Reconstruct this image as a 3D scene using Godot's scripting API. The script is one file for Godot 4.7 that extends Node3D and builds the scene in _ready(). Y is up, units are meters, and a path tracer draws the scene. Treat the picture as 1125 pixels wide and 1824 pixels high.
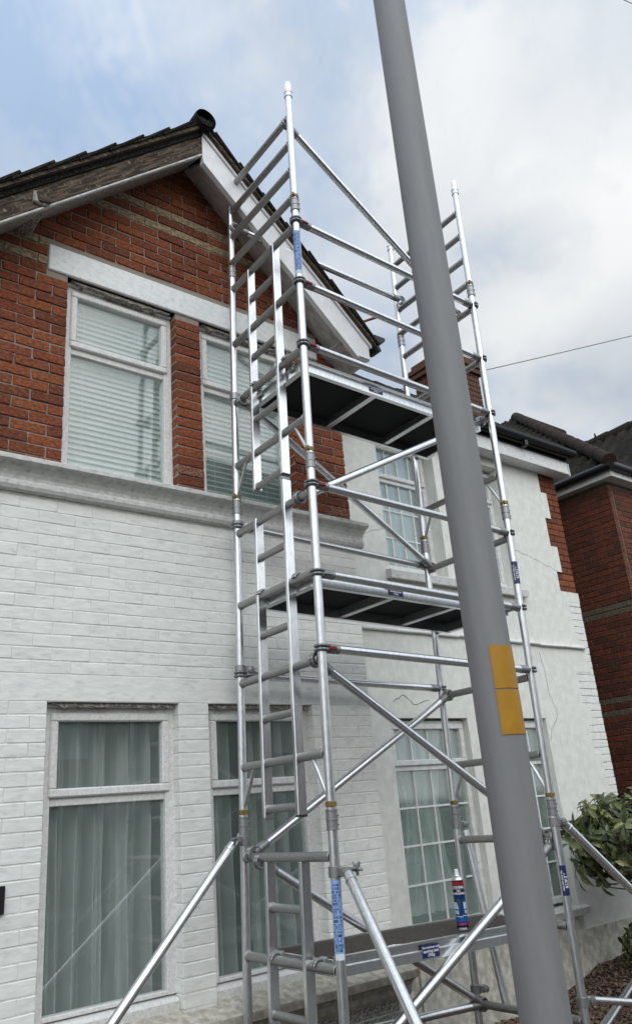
extends Node3D
# Aluminium access tower in front of a gabled brick house and its white rendered neighbour, overcast day.
# World: x along the facade to the right, y up, z out of the facade towards the street; the left bay's brick face is z = 0.

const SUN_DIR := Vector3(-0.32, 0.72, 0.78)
const GROUND := -0.06
const RZ := -0.48          # face of the rendered house
const TZ := -0.576         # front of the house beyond
var rng := RandomNumberGenerator.new()
var M := {}

# ---------------------------------------------------------------- mesh builder
class MB:
	var v := PackedVector3Array()
	var n := PackedVector3Array()
	var uv := PackedVector2Array()
	func tri3(a: Vector3, b: Vector3, c: Vector3, na: Vector3, nb: Vector3, nc: Vector3, ua := Vector2.ZERO, ub := Vector2.ZERO, uc := Vector2.ZERO) -> void:
		var g := (b - a).cross(c - a)
		if g.dot(na + nb + nc) > 0.0:
			v.append(a); v.append(c); v.append(b)
			n.append(na); n.append(nc); n.append(nb)
			uv.append(ua); uv.append(uc); uv.append(ub)
		else:
			v.append(a); v.append(b); v.append(c)
			n.append(na); n.append(nb); n.append(nc)
			uv.append(ua); uv.append(ub); uv.append(uc)
	func quad(a: Vector3, b: Vector3, c: Vector3, d: Vector3, out: Vector3) -> void:
		var g := (b - a).cross(c - a)
		if g.length_squared() < 1e-16:
			g = (c - a).cross(d - a)
		g = g.normalized()
		if g.dot(out) < 0.0:
			g = -g
		tri3(a, b, c, g, g, g, Vector2(0, 1), Vector2(1, 1), Vector2(1, 0))
		tri3(a, c, d, g, g, g, Vector2(0, 1), Vector2(1, 0), Vector2(0, 0))
	func quad_n(a: Vector3, b: Vector3, c: Vector3, d: Vector3, na: Vector3, nb: Vector3, nc: Vector3, nd: Vector3) -> void:
		tri3(a, b, c, na, nb, nc)
		tri3(a, c, d, na, nc, nd)
	func box(lo: Vector3, hi: Vector3) -> void:
		cbox((lo + hi) * 0.5, hi - lo, Basis(), 0.0)
	func cbox(c: Vector3, size: Vector3, b: Basis, ch: float) -> void:
		var h := size * 0.5
		ch = minf(ch, minf(h.x, minf(h.y, h.z)) * 0.9)
		for ax in 3:
			var a1 := (ax + 1) % 3
			var a2 := (ax + 2) % 3
			for s in [-1.0, 1.0]:
				var pts := []
				for q in [[-1, -1], [1, -1], [1, 1], [-1, 1]]:
					var p := Vector3.ZERO
					p[ax] = s * h[ax]
					p[a1] = q[0] * (h[a1] - ch)
					p[a2] = q[1] * (h[a2] - ch)
					pts.append(c + b * p)
				var o := Vector3.ZERO
				o[ax] = s
				quad(pts[0], pts[1], pts[2], pts[3], b * o)
			if ch > 0.0:
				for s1 in [-1.0, 1.0]:
					for s2 in [-1.0, 1.0]:
						var e := []
						for t in [-1.0, 1.0]:
							var p1 := Vector3.ZERO
							var p2 := Vector3.ZERO
							p1[ax] = t * (h[ax] - ch); p1[a1] = s1 * h[a1]; p1[a2] = s2 * (h[a2] - ch)
							p2[ax] = t * (h[ax] - ch); p2[a1] = s1 * (h[a1] - ch); p2[a2] = s2 * h[a2]
							e.append(c + b * p1); e.append(c + b * p2)
						var o2 := Vector3.ZERO
						o2[a1] = s1; o2[a2] = s2
						quad(e[0], e[1], e[3], e[2], b * o2)
		if ch > 0.0:
			for sx in [-1.0, 1.0]:
				for sy in [-1.0, 1.0]:
					for sz in [-1.0, 1.0]:
						var k := Vector3(sx, sy, sz)
						var i := h - Vector3.ONE * ch
						var A := c + b * (k * Vector3(h.x, i.y, i.z))
						var B := c + b * (k * Vector3(i.x, h.y, i.z))
						var C := c + b * (k * Vector3(i.x, i.y, h.z))
						var o3 := (b * k).normalized()
						tri3(A, B, C, o3, o3, o3)
	func frame_of(d: Vector3) -> Basis:
		var y := d.normalized()
		var x := y.cross(Vector3(0, 0, 1) if absf(y.z) < 0.9 else Vector3(1, 0, 0)).normalized()
		return Basis(x, y, x.cross(y))
	func tube(a: Vector3, b: Vector3, ra: float, rb := -1.0, seg := 14, caps := true) -> void:
		if rb < 0.0:
			rb = ra
		lathe([Vector2(ra, 0), Vector2(rb, a.distance_to(b))], Transform3D(frame_of(b - a), a), seg, caps, true)
	func lathe(pr: Array, xf: Transform3D, seg := 14, caps := true, smooth := false) -> void:
		# profile of (radius, height); each band flat along its height, smooth round
		for i in pr.size() - 1:
			var p: Vector2 = pr[i]
			var q: Vector2 = pr[i + 1]
			var sl := (q - p)
			var ny := -sl.x
			var nr := sl.y
			if absf(ny) + absf(nr) < 1e-9:
				continue
			for s in seg:
				var t0 := TAU * s / seg
				var t1 := TAU * (s + 1) / seg
				var d0 := Vector3(cos(t0), 0, sin(t0))
				var d1 := Vector3(cos(t1), 0, sin(t1))
				var n0 := (xf.basis * (d0 * nr + Vector3(0, ny, 0))).normalized()
				var n1 := (xf.basis * (d1 * nr + Vector3(0, ny, 0))).normalized()
				quad_n(xf * (d0 * p.x + Vector3(0, p.y, 0)), xf * (d1 * p.x + Vector3(0, p.y, 0)), xf * (d1 * q.x + Vector3(0, q.y, 0)), xf * (d0 * q.x + Vector3(0, q.y, 0)), n0, n1, n1, n0)
		if caps:
			for e in [[pr[0], -1.0], [pr[pr.size() - 1], 1.0]]:
				if e[0].x > 1e-5:
					var nn: Vector3 = (xf.basis * Vector3(0, e[1], 0)).normalized()
					for s in seg:
						var t0 := TAU * s / seg
						var t1 := TAU * (s + 1) / seg
						tri3(xf * Vector3(0, e[0].y, 0), xf * Vector3(cos(t0) * e[0].x, e[0].y, sin(t0) * e[0].x), xf * Vector3(cos(t1) * e[0].x, e[0].y, sin(t1) * e[0].x), nn, nn, nn)
	func path(pts: Array, r: float, seg := 8) -> void:
		for i in pts.size() - 1:
			tube(pts[i], pts[i + 1], r, r, seg, true)
	func arc(c: Vector3, e1: Vector3, e2: Vector3, rad: float, r: float, t0: float, t1: float, steps := 8, seg := 6) -> void:
		var pts := []
		for i in steps + 1:
			var t := lerpf(t0, t1, float(i) / steps)
			pts.append(c + (e1 * cos(t) + e2 * sin(t)) * rad)
		path(pts, r, seg)
	func shell(c: Vector3, ax: Vector3, e1: Vector3, e2: Vector3, r: float, t0: float, t1: float, h: float, steps := 8) -> void:
		# a thin sheet bent round an axis, standing on c
		for i in steps:
			var a := lerpf(t0, t1, float(i) / steps)
			var b := lerpf(t0, t1, float(i + 1) / steps)
			var da := e1 * cos(a) + e2 * sin(a)
			var db := e1 * cos(b) + e2 * sin(b)
			var ua := float(i) / steps
			var ub := float(i + 1) / steps
			tri3(c + da * r, c + db * r, c + db * r + ax * h, da, db, db, Vector2(ua, 1), Vector2(ub, 1), Vector2(ub, 0))
			tri3(c + da * r, c + db * r + ax * h, c + da * r + ax * h, da, db, da, Vector2(ua, 1), Vector2(ub, 0), Vector2(ua, 0))
		for e in [0.0, 1.0]:
			for i in steps:
				var a := lerpf(t0, t1, float(i) / steps)
				var b := lerpf(t0, t1, float(i + 1) / steps)
				var da := e1 * cos(a) + e2 * sin(a)
				var db := e1 * cos(b) + e2 * sin(b)
				quad(c + da * (r - 0.004) + ax * h * e, c + db * (r - 0.004) + ax * h * e, c + db * r + ax * h * e, c + da * r + ax * h * e, ax * (e * 2 - 1))
	func prism(poly: PackedVector2Array, o: Vector3, ex: Vector3, ey: Vector3, dep: Vector3) -> void:
		# polygon in the plane (ex, ey) at o, pushed along dep
		var ids := Geometry2D.triangulate_polygon(poly)
		var cen := Vector2.ZERO
		for p in poly:
			cen += p / poly.size()
		for i in range(0, ids.size(), 3):
			var a := o + ex * poly[ids[i]].x + ey * poly[ids[i]].y
			var b := o + ex * poly[ids[i + 1]].x + ey * poly[ids[i + 1]].y
			var c := o + ex * poly[ids[i + 2]].x + ey * poly[ids[i + 2]].y
			var d := dep.normalized()
			tri3(a, b, c, -d, -d, -d)
			tri3(a + dep, b + dep, c + dep, d, d, d)
		var area := 0.0
		for i in poly.size():
			area += poly[i].cross(poly[(i + 1) % poly.size()])
		for i in poly.size():
			var p: Vector2 = poly[i]
			var q: Vector2 = poly[(i + 1) % poly.size()]
			var out2 := Vector2((q - p).y, -(q - p).x) * signf(area)
			var a := o + ex * p.x + ey * p.y
			var b := o + ex * q.x + ey * q.y
			quad(a, b, b + dep, a + dep, ex * out2.x + ey * out2.y)
	func add(mesh: ArrayMesh, xf: Transform3D) -> void:
		var s := mesh.surface_get_arrays(0)
		var nb := xf.basis.inverse().transposed()
		for p in s[Mesh.ARRAY_VERTEX]:
			v.append(xf * p)
		for p in s[Mesh.ARRAY_NORMAL]:
			n.append((nb * p).normalized())
		uv.append_array(s[Mesh.ARRAY_TEX_UV])
	func mesh() -> ArrayMesh:
		var a := []
		a.resize(Mesh.ARRAY_MAX)
		a[Mesh.ARRAY_VERTEX] = v
		a[Mesh.ARRAY_NORMAL] = n
		a[Mesh.ARRAY_TEX_UV] = uv
		var m := ArrayMesh.new()
		if v.size() >= 3:
			m.add_surface_from_arrays(Mesh.PRIMITIVE_TRIANGLES, a)
		return m

# ---------------------------------------------------------------- scene helpers
var taken := {}
func numbered(called: String, parent: Node) -> String:
	var key := str(parent.get_instance_id()) + called
	var k: int = taken.get(key, -1) + 1
	taken[key] = k
	return called if k == 0 else "%s_%03d" % [called, k]

func put(called: String, mesh: Mesh, m: Material, parent: Node = self, pos := Vector3.ZERO) -> MeshInstance3D:
	var o := MeshInstance3D.new()
	o.name = numbered(called, parent)
	o.mesh = mesh
	o.material_override = m
	parent.add_child(o, true)
	o.position = pos
	return o

func obj(called: String, mb: MB, m: Material, parent: Node = self, pos := Vector3.ZERO) -> MeshInstance3D:
	return put(called, mb.mesh(), m, parent, pos)

func thing(called: String, label: String, category: String, at: Vector3, group := "") -> Node3D:
	var o := Node3D.new()
	o.name = numbered(called, self)
	add_child(o, true)
	o.position = at
	return tag(o, label, category, group)

func tag(o: Node3D, label: String, category: String, group := "") -> Node3D:
	o.set_meta("label", label)
	o.set_meta("category", category)
	if group:
		o.set_meta("group", group)
	return o

func part(called: String, mb: MB, m: Material, root: Node3D) -> MeshInstance3D:
	# a part whose mesh is in world coordinates (root is only moved, not turned)
	return obj(called, mb, m, root, -root.position)

func struct(called: String, mb: MB, m: Material, label := "") -> MeshInstance3D:
	var o := obj(called, mb, m)
	o.set_meta("kind", "structure")
	if label:
		o.set_meta("label", label)
	return o

func group_node(called: String, parent: Node3D) -> Node3D:
	var o := Node3D.new()
	o.name = numbered(called, parent)
	parent.add_child(o, true)
	return o

# ---------------------------------------------------------------- materials
func lin(r: float, g: float, b: float) -> Color:
	return Color(r, g, b).linear_to_srgb()

func noise_tex(sd: int, freq: float, lo: float, hi: float, size := 512, oct := 5, kind := FastNoiseLite.TYPE_SIMPLEX, bias := 0.5) -> NoiseTexture2D:
	var f := FastNoiseLite.new()
	f.seed = sd
	f.noise_type = kind
	f.frequency = freq
	f.fractal_octaves = oct
	f.fractal_gain = 0.55
	var t := NoiseTexture2D.new()
	t.width = size
	t.height = size
	t.seamless = true
	t.noise = f
	var g := Gradient.new()
	g.set_color(0, Color(lo, lo, lo))
	g.set_color(1, Color(hi, hi, hi))
	g.set_offset(0, clampf(bias - 0.32, 0.0, 1.0))
	g.set_offset(1, clampf(bias + 0.32, 0.0, 1.0))
	t.color_ramp = g
	return t

func stain_tex(sd: int, freq: float, c: Color, lo: float, hi: float) -> NoiseTexture2D:
	# a colour whose alpha follows noise: stains and dirt laid over a surface
	var f := FastNoiseLite.new()
	f.seed = sd
	f.frequency = freq
	f.fractal_octaves = 5
	var t := NoiseTexture2D.new()
	t.width = 512
	t.height = 512
	t.seamless = true
	t.noise = f
	var g := Gradient.new()
	g.set_offset(0, lo)
	g.set_color(0, Color(c.r, c.g, c.b, 0.0))
	g.set_offset(1, hi)
	g.set_color(1, c)
	t.color_ramp = g
	return t

func mat(called: String, c: Color, rough: float, tex: Texture2D = null, scale := Vector3.ONE, bump: Texture2D = null, depth := 0.0, metal := 0.0, world := true) -> StandardMaterial3D:
	var m := StandardMaterial3D.new()
	m.resource_name = called
	m.albedo_color = c
	m.roughness = rough
	m.metallic = metal
	m.uv1_triplanar = true
	m.uv1_world_triplanar = world
	m.uv1_scale = scale
	m.uv1_triplanar_sharpness = 6.0
	if tex:
		m.albedo_texture = tex
	if bump:
		m.heightmap_enabled = true
		m.heightmap_texture = bump
		m.heightmap_scale = depth
	return m

func stain(m: StandardMaterial3D, t: Texture2D, scale: Vector3, blend := BaseMaterial3D.BLEND_MODE_MIX) -> StandardMaterial3D:
	m.detail_enabled = true
	m.detail_albedo = t
	m.detail_blend_mode = blend
	m.detail_uv_layer = BaseMaterial3D.DETAIL_UV_2
	m.uv2_triplanar = true
	m.uv2_world_triplanar = true
	m.uv2_scale = scale
	return m

func plain(called: String, c: Color, rough: float, metal := 0.0) -> StandardMaterial3D:
	var m := StandardMaterial3D.new()
	m.resource_name = called
	m.albedo_color = c
	m.roughness = rough
	m.metallic = metal
	return m

func make_materials() -> void:
	var grain := noise_tex(3, 0.02, 0.55, 1.0)
	var fine := noise_tex(7, 0.06, 0.7, 1.0)
	var soft := noise_tex(11, 0.008, 0.8, 1.0)
	var lump := noise_tex(17, 0.03, 0.0, 1.0)
	var pit := noise_tex(19, 0.09, 0.0, 1.0, 512, 3)
	var even := noise_tex(23, 0.012, 0.92, 1.0)
	# rustic bricks: creased faces, several tones
	var tones := [[0.22, 0.062, 0.031], [0.18, 0.050, 0.027], [0.25, 0.078, 0.037], [0.150, 0.046, 0.027], [0.21, 0.068, 0.036], [0.26, 0.090, 0.044], [0.17, 0.056, 0.032]]
	M.brick = []
	for i in tones.size():
		var t = tones[i]
		var b := mat("red_brick", lin(t[0] * 1.34, t[1] * 1.10, t[2] * 0.74), 0.9, noise_tex(100 + i, 0.03, 0.64, 1.0, 256), Vector3(3.1, 6.0, 3.1), lump, 0.22)
		M.brick.append(stain(b, stain_tex(140 + i, 0.03, lin(0.36, 0.15, 0.065), 0.66, 0.95), Vector3(2.2, 4.0, 2.2)))
	M.brick_orange = mat("spalled_brick", lin(0.42, 0.19, 0.11), 0.92, noise_tex(110, 0.03, 0.45, 1.0, 256), Vector3(3, 5, 3), lump, 0.3)
	M.buff = mat("buff_brick", lin(0.44, 0.32, 0.19), 0.92, noise_tex(111, 0.025, 0.6, 1.0, 256), Vector3(3, 5, 3), lump, 0.2)
	M.third = []
	for i in 4:
		var t = [[0.21, 0.062, 0.038], [0.16, 0.048, 0.031], [0.125, 0.040, 0.028], [0.185, 0.056, 0.033]][i]
		M.third.append(mat("smooth_red_brick", lin(t[0] * 1.1, t[1] * 0.96, t[2] * 0.66), 0.88, noise_tex(120 + i, 0.03, 0.55, 1.0, 256), Vector3(3, 5, 3), lump, 0.08))
	M.buff_dark = mat("buff_band_brick", lin(0.21, 0.16, 0.105), 0.9, grain, Vector3(3, 3, 3), lump, 0.1)
	M.chimney_brick = mat("chimney_brick", lin(0.17, 0.075, 0.042), 0.92, grain, Vector3(3, 5, 3), lump, 0.15)
	M.mortar = mat("mortar", lin(0.42, 0.36, 0.30), 0.95, fine, Vector3(6, 6, 6), pit, 0.1)
	M.mortar_dark = mat("dark_mortar", lin(0.24, 0.175, 0.13), 0.95, grain, Vector3(5, 5, 5), pit, 0.1)
	M.white = []
	for i in 3:
		var w := mat("white_painted_brick", lin(0.80 - 0.012 * i, 0.805 - 0.012 * i, 0.765 - 0.012 * i), 0.62, noise_tex(130 + i, 0.02, 0.95, 1.0, 256), Vector3(1.2, 4, 1.2), noise_tex(135 + i, 0.025, 0.0, 1.0, 256), 0.06)
		M.white.append(stain(w, stain_tex(150 + i, 0.02, lin(0.52, 0.52, 0.48), 0.66, 1.1), Vector3(0.6, 1.6, 0.6)))
	M.white_joint = mat("painted_joint", lin(0.78, 0.785, 0.75), 0.7, even, Vector3(4, 4, 4), pit, 0.08)
	M.grey_brick = mat("unwashed_painted_brick", lin(0.58, 0.58, 0.54), 0.75, grain, Vector3(3, 4, 3), lump, 0.25)
	M.lintel = stain(mat("painted_lintel", lin(0.80, 0.815, 0.80), 0.6, noise_tex(61, 0.01, 0.95, 1.0), Vector3(3, 3, 3), lump, 0.05), stain_tex(161, 0.03, lin(0.45, 0.45, 0.42), 0.66, 1.1), Vector3(1.2, 2.5, 1.2))
	M.render = stain(mat("white_render", lin(0.775, 0.78, 0.725), 0.7, noise_tex(31, 0.012, 0.95, 1.0), Vector3(1.1, 1.1, 1.1), lump, 0.02), stain_tex(162, 0.02, lin(0.56, 0.57, 0.51), 0.62, 1.15), Vector3(3.2, 0.45, 3.2))
	M.plinth = stain(mat("rendered_plinth", lin(0.60, 0.58, 0.50), 0.75, soft, Vector3(2, 2, 2), lump, 0.08), stain_tex(163, 0.015, lin(0.26, 0.25, 0.21), 0.55, 1.05), Vector3(1.3, 0.5, 1.3))
	M.cornice = stain(mat("painted_cornice", lin(0.68, 0.68, 0.655), 0.65, even, Vector3(2, 3, 2), lump, 0.03), stain_tex(164, 0.025, lin(0.30, 0.29, 0.26), 0.58, 1.0), Vector3(1.5, 3, 1.5))
	M.sillstone = stain(mat("stone_sill", lin(0.58, 0.545, 0.46), 0.85, soft, Vector3(3, 3, 3), pit, 0.05), stain_tex(165, 0.02, lin(0.30, 0.27, 0.21), 0.55, 1.0), Vector3(1.5, 2.5, 1.5))
	M.oldwood = stain(mat("peeling_window_paint", lin(0.76, 0.755, 0.73), 0.55, even, Vector3(4, 4, 4)), stain_tex(166, 0.05, lin(0.30, 0.27, 0.23), 0.70, 0.92), Vector3(2.2, 3.5, 2.2))
	M.upvc = stain(mat("white_frame", lin(0.76, 0.77, 0.75), 0.35, even, Vector3(2, 2, 2)), stain_tex(167, 0.03, lin(0.5, 0.49, 0.45), 0.6, 1.0), Vector3(2, 2, 2))
	M.barge_white = mat("white_bargeboard", lin(0.78, 0.78, 0.775), 0.35, noise_tex(168, 0.01, 0.95, 1.0), Vector3(1, 1, 1))
	M.soffit = mat("painted_soffit", lin(0.46, 0.43, 0.38), 0.7, grain, Vector3(3, 3, 3), lump, 0.06)
	M.soffit_white = mat("soffit_board", lin(0.58, 0.57, 0.54), 0.6, soft, Vector3(2, 2, 2))
	M.rot = stain(mat("weathered_timber", lin(0.125, 0.088, 0.060), 0.95, noise_tex(33, 0.014, 0.40, 1.0), Vector3(0.5, 6.0, 6.0), lump, 0.04, 0.0, false), stain_tex(169, 0.03, lin(0.26, 0.21, 0.16), 0.66, 1.0), Vector3(1.2, 1.2, 1.2))
	M.tile = []
	for i in 3:
		var t = [[0.038, 0.033, 0.028], [0.028, 0.025, 0.022], [0.046, 0.040, 0.033]][i]
		M.tile.append(stain(mat("old_roof_tile", lin(t[0], t[1], t[2]), 0.95, grain, Vector3(4, 4, 4), lump, 0.3), stain_tex(172 + i, 0.04, lin(0.12, 0.125, 0.095), 0.66, 0.95), Vector3(3, 3, 3)))
	for t in M.tile:
		t.metallic_specular = 0.2
	M.hip = mat("brown_hip_tile", lin(0.058, 0.036, 0.031), 0.85, grain, Vector3(4, 4, 4), lump, 0.15)
	M.hip.metallic_specular = 0.25
	M.pot = mat("buff_chimney_pot", lin(0.36, 0.27, 0.17), 0.85, grain, Vector3(3, 3, 3))
	M.black = plain("black_plastic", lin(0.012, 0.012, 0.013), 0.35)
	M.gutter = mat("black_gutter", lin(0.014, 0.014, 0.015), 0.4, fine, Vector3(3, 3, 3))
	M.dark = plain("dark_gap", lin(0.02, 0.019, 0.017), 0.9)
	M.crack = plain("crack", lin(0.10, 0.10, 0.09), 0.9)
	M.room = plain("room_wall", lin(0.16, 0.15, 0.14), 0.9)
	M.glass = StandardMaterial3D.new()
	M.glass.resource_name = "window_glass"
	M.glass.transparency = BaseMaterial3D.TRANSPARENCY_ALPHA
	M.glass.albedo_color = Color(0.8, 0.9, 0.86, 0.08)
	M.glass.roughness = 0.0
	M.glass.metallic_specular = 0.72
	M.curtain = mat("grey_curtain", lin(0.29, 0.315, 0.30), 0.9)
	M.curtain.rim_enabled = true
	M.curtain.rim = 0.2
	M.net = mat("net_curtain", lin(0.62, 0.72, 0.68), 0.9, fine, Vector3(5, 5, 5))
	M.net.backlight_enabled = true
	M.net.backlight = Color(0.3, 0.34, 0.32)
	M.slat = plain("blind_slat", lin(0.62, 0.67, 0.65), 0.45)
	# scaffold metals
	M.alu = mat("weathered_aluminium", lin(0.72, 0.73, 0.735), 0.30, noise_tex(41, 0.015, 0.92, 1.0), Vector3(5, 1.5, 5), null, 0.0, 0.96, false)
	M.alu.roughness_texture = noise_tex(43, 0.02, 0.86, 1.0)
	M.alu.roughness = 0.36
	M.alu_bright = mat("clean_aluminium", lin(0.82, 0.83, 0.835), 0.27, noise_tex(44, 0.015, 0.94, 1.0), Vector3(4, 1.2, 4), null, 0, 0.97, false)
	M.alu_dull = mat("dull_ribbed_aluminium", lin(0.42, 0.42, 0.405), 0.5, noise_tex(45, 0.03, 0.85, 1.0), Vector3(6, 3, 6), null, 0, 0.8, false)
	M.cast = mat("cast_clamp", lin(0.42, 0.42, 0.42), 0.45, fine, Vector3(12, 12, 12), null, 0, 0.8, false)
	M.red = plain("red_trigger", lin(0.18, 0.012, 0.014), 0.45)
	M.brass = mat("yellow_clip", lin(0.36, 0.25, 0.05), 0.5, grain, Vector3(20, 20, 20), null, 0, 0.2, false)
	M.ply_shaded = mat("shaded_deck_underside", lin(0.005, 0.0055, 0.0065), 0.85, grain, Vector3(3, 3, 3), null, 0, 0, false)  # near-black: the shade beneath the deck is put into the colour
	M.ply = stain(mat("brown_deck_ply", lin(0.085, 0.064, 0.05), 0.8, grain, Vector3(4, 4, 4), pit, 0.3), stain_tex(175, 0.08, lin(0.3, 0.27, 0.22), 0.66, 0.9), Vector3(4, 4, 4))
	M.navy = plain("navy_label", lin(0.012, 0.016, 0.085), 0.4)
	M.print = plain("white_print", lin(0.82, 0.82, 0.84), 0.5)
	M.post = stain(mat("grey_painted_steel", lin(0.205, 0.205, 0.204), 0.6, noise_tex(51, 0.01, 0.96, 1.0), Vector3(3, 0.3, 3)), stain_tex(176, 0.03, lin(0.225, 0.225, 0.226), 0.6, 1.2), Vector3(4.0, 0.35, 4.0))
	M.yellow = stain(mat("yellow_reflective_patch", lin(0.41, 0.20, 0.003), 0.5, even, Vector3(1, 1, 1)), stain_tex(177, 0.05, lin(0.35, 0.17, 0.01), 0.7, 0.9), Vector3(5, 5, 5))
	M.gravel = mat("gravel", lin(0.36, 0.255, 0.19), 0.9, grain, Vector3(14, 14, 14))
	M.gravel.vertex_color_use_as_albedo = true
	M.soil = mat("soil", lin(0.07, 0.05, 0.036), 0.95, grain, Vector3(4, 4, 4), lump, 2.0)
	M.asphalt = mat("asphalt", lin(0.055, 0.055, 0.056), 0.9, grain, Vector3(3, 3, 3), pit, 0.5)
	M.paving = mat("paving", lin(0.20, 0.19, 0.175), 0.9, grain, Vector3(2, 2, 2), pit, 0.3)
	M.grass = mat("ground", lin(0.11, 0.11, 0.07), 0.95, grain, Vector3(0.8, 0.8, 0.8))
	M.leaf = []
	for i in 4:
		var l := mat("shrub_leaf", [lin(0.095, 0.125, 0.036), lin(0.165, 0.190, 0.055), lin(0.42, 0.43, 0.17), lin(0.045, 0.066, 0.024)][i], 0.38, noise_tex(60 + i, 0.04, 0.55, 1.0, 256), Vector3(9, 9, 9))
		l.backlight_enabled = true
		l.backlight = Color(0.12, 0.16, 0.05)
		M.leaf.append(l)
	M.stem = plain("stem", lin(0.05, 0.04, 0.025), 0.9)
	M.hedge = mat("hedge_leaves", lin(0.035, 0.06, 0.022), 0.8, grain, Vector3(3, 3, 3), lump, 4.0)

# ---------------------------------------------------------------- sky
func make_sky() -> ImageTexture:
	var w := 1024
	var h := 512
	var im := Image.create(w, h, false, Image.FORMAT_RGBF)
	var big := FastNoiseLite.new()
	big.seed = 5
	big.frequency = 0.9
	big.fractal_octaves = 6
	big.fractal_gain = 0.5
	big.domain_warp_enabled = true
	big.domain_warp_amplitude = 0.5
	big.domain_warp_frequency = 0.8
	var wide := FastNoiseLite.new()
	wide.seed = 21
	wide.frequency = 0.55
	wide.fractal_octaves = 3
	# broad layout of the cloud: direction, reach, how much blue shows, how bright the cloud is
	var marks := [[Vector3(0.182, 0.726, -0.664), 0.14, -0.95, 0.0], [Vector3(0.529, 0.628, -0.570), 0.12, -0.50, 0.0], [Vector3(0.529, 0.69, -0.50), 0.16, -0.30, 0.0], [Vector3(0.702, 0.579, -0.414), 0.26, 0.5, 0.55], [Vector3(0.640, 0.713, -0.286), 0.19, 0.4, -0.65], [Vector3(0.50, 0.55, -0.66), 0.14, 0.2, 0.25], [Vector3(0.373, 0.788, -0.490), 0.16, 0.3, -0.06], [Vector3(0.273, 0.765, -0.584), 0.12, 0.3, 0.10]]
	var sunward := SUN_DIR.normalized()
	for y in h:
		var el := PI * (0.5 - (y + 0.5) / h)
		for x in w:
			var az := TAU * (x + 0.5) / w
			var d := Vector3(sin(az) * cos(el), sin(el), -cos(az) * cos(el))
			var c: Color
			if d.y < 0.0:
				c = Color(0.20, 0.20, 0.19).lerp(Color(0.56, 0.60, 0.65), clampf(1.0 + d.y * 14.0, 0, 1))
			else:
				var p := Vector3(d.x, 0.0, d.z) / (d.y + 0.38) * 1.5
				var dens := big.get_noise_3d(p.x, 0.4, p.z) * 0.8 + wide.get_noise_3d(p.x, 3.0, p.z) * 0.5
				var detail := big.get_noise_3d(p.x * 2.7, 8.0, p.z * 2.7)
				var cover := 0.64 + dens * 1.3 + detail * 0.35
				var lit := 0.46 + 1.0 * wide.get_noise_3d(p.x * 2.2, 9.0, p.z * 2.2) + 0.5 * detail
				for g in marks:
					var k := exp(-pow((d - (g[0] as Vector3).normalized()).length() / g[1], 2.0))
					cover += g[2] * k * (0.75 + 0.9 * detail)
					lit += g[3] * k
				cover = clampf(cover, 0.0, 1.0)
				var blue := Color(0.50, 0.63, 0.82).lerp(Color(0.25, 0.40, 0.66), pow(d.y, 0.55))
				var cloud := Color(0.475, 0.545, 0.645).lerp(Color(0.80, 0.835, 0.88), clampf(lit, 0.0, 1.0))
				c = blue.lerp(cloud, 0.15 + 0.83 * cover)
				c = c.lerp(Color(0.64, 0.70, 0.77), exp(-d.y * 9.0) * 0.6)
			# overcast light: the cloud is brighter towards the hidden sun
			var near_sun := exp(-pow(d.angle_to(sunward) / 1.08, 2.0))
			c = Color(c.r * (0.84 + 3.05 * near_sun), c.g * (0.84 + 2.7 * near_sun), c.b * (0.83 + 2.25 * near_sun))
			im.set_pixel(x, y, c)
	return ImageTexture.create_from_image(im)

# ---------------------------------------------------------------- masonry
func cells(x0: float, x1: float, y0: float, y1: float, holes: Array) -> Array:
	# the rectangle without its holes, as rectangles [x0, x1, y0, y1]
	var xs := [x0, x1]
	var ys := [y0, y1]
	for o in holes:
		for q in [o[0], o[1]]:
			if q > x0 and q < x1: xs.append(q)
		for q in [o[2], o[3]]:
			if q > y0 and q < y1: ys.append(q)
	xs.sort()
	ys.sort()
	var out := []
	for j in ys.size() - 1:
		var run := []
		for i in xs.size() - 1:
			var cx: float = (xs[i] + xs[i + 1]) * 0.5
			var cy: float = (ys[j] + ys[j + 1]) * 0.5
			var hole := false
			for o in holes:
				if cx > o[0] and cx < o[1] and cy > o[2] and cy < o[3]:
					hole = true
			if xs[i + 1] - xs[i] < 1e-5 or ys[j + 1] - ys[j] < 1e-5 or hole:
				if run: out.append(run)
				run = []
			elif run:
				run[1] = xs[i + 1]
			else:
				run = [xs[i], xs[i + 1], ys[j], ys[j + 1]]
		if run: out.append(run)
	return out

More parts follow.
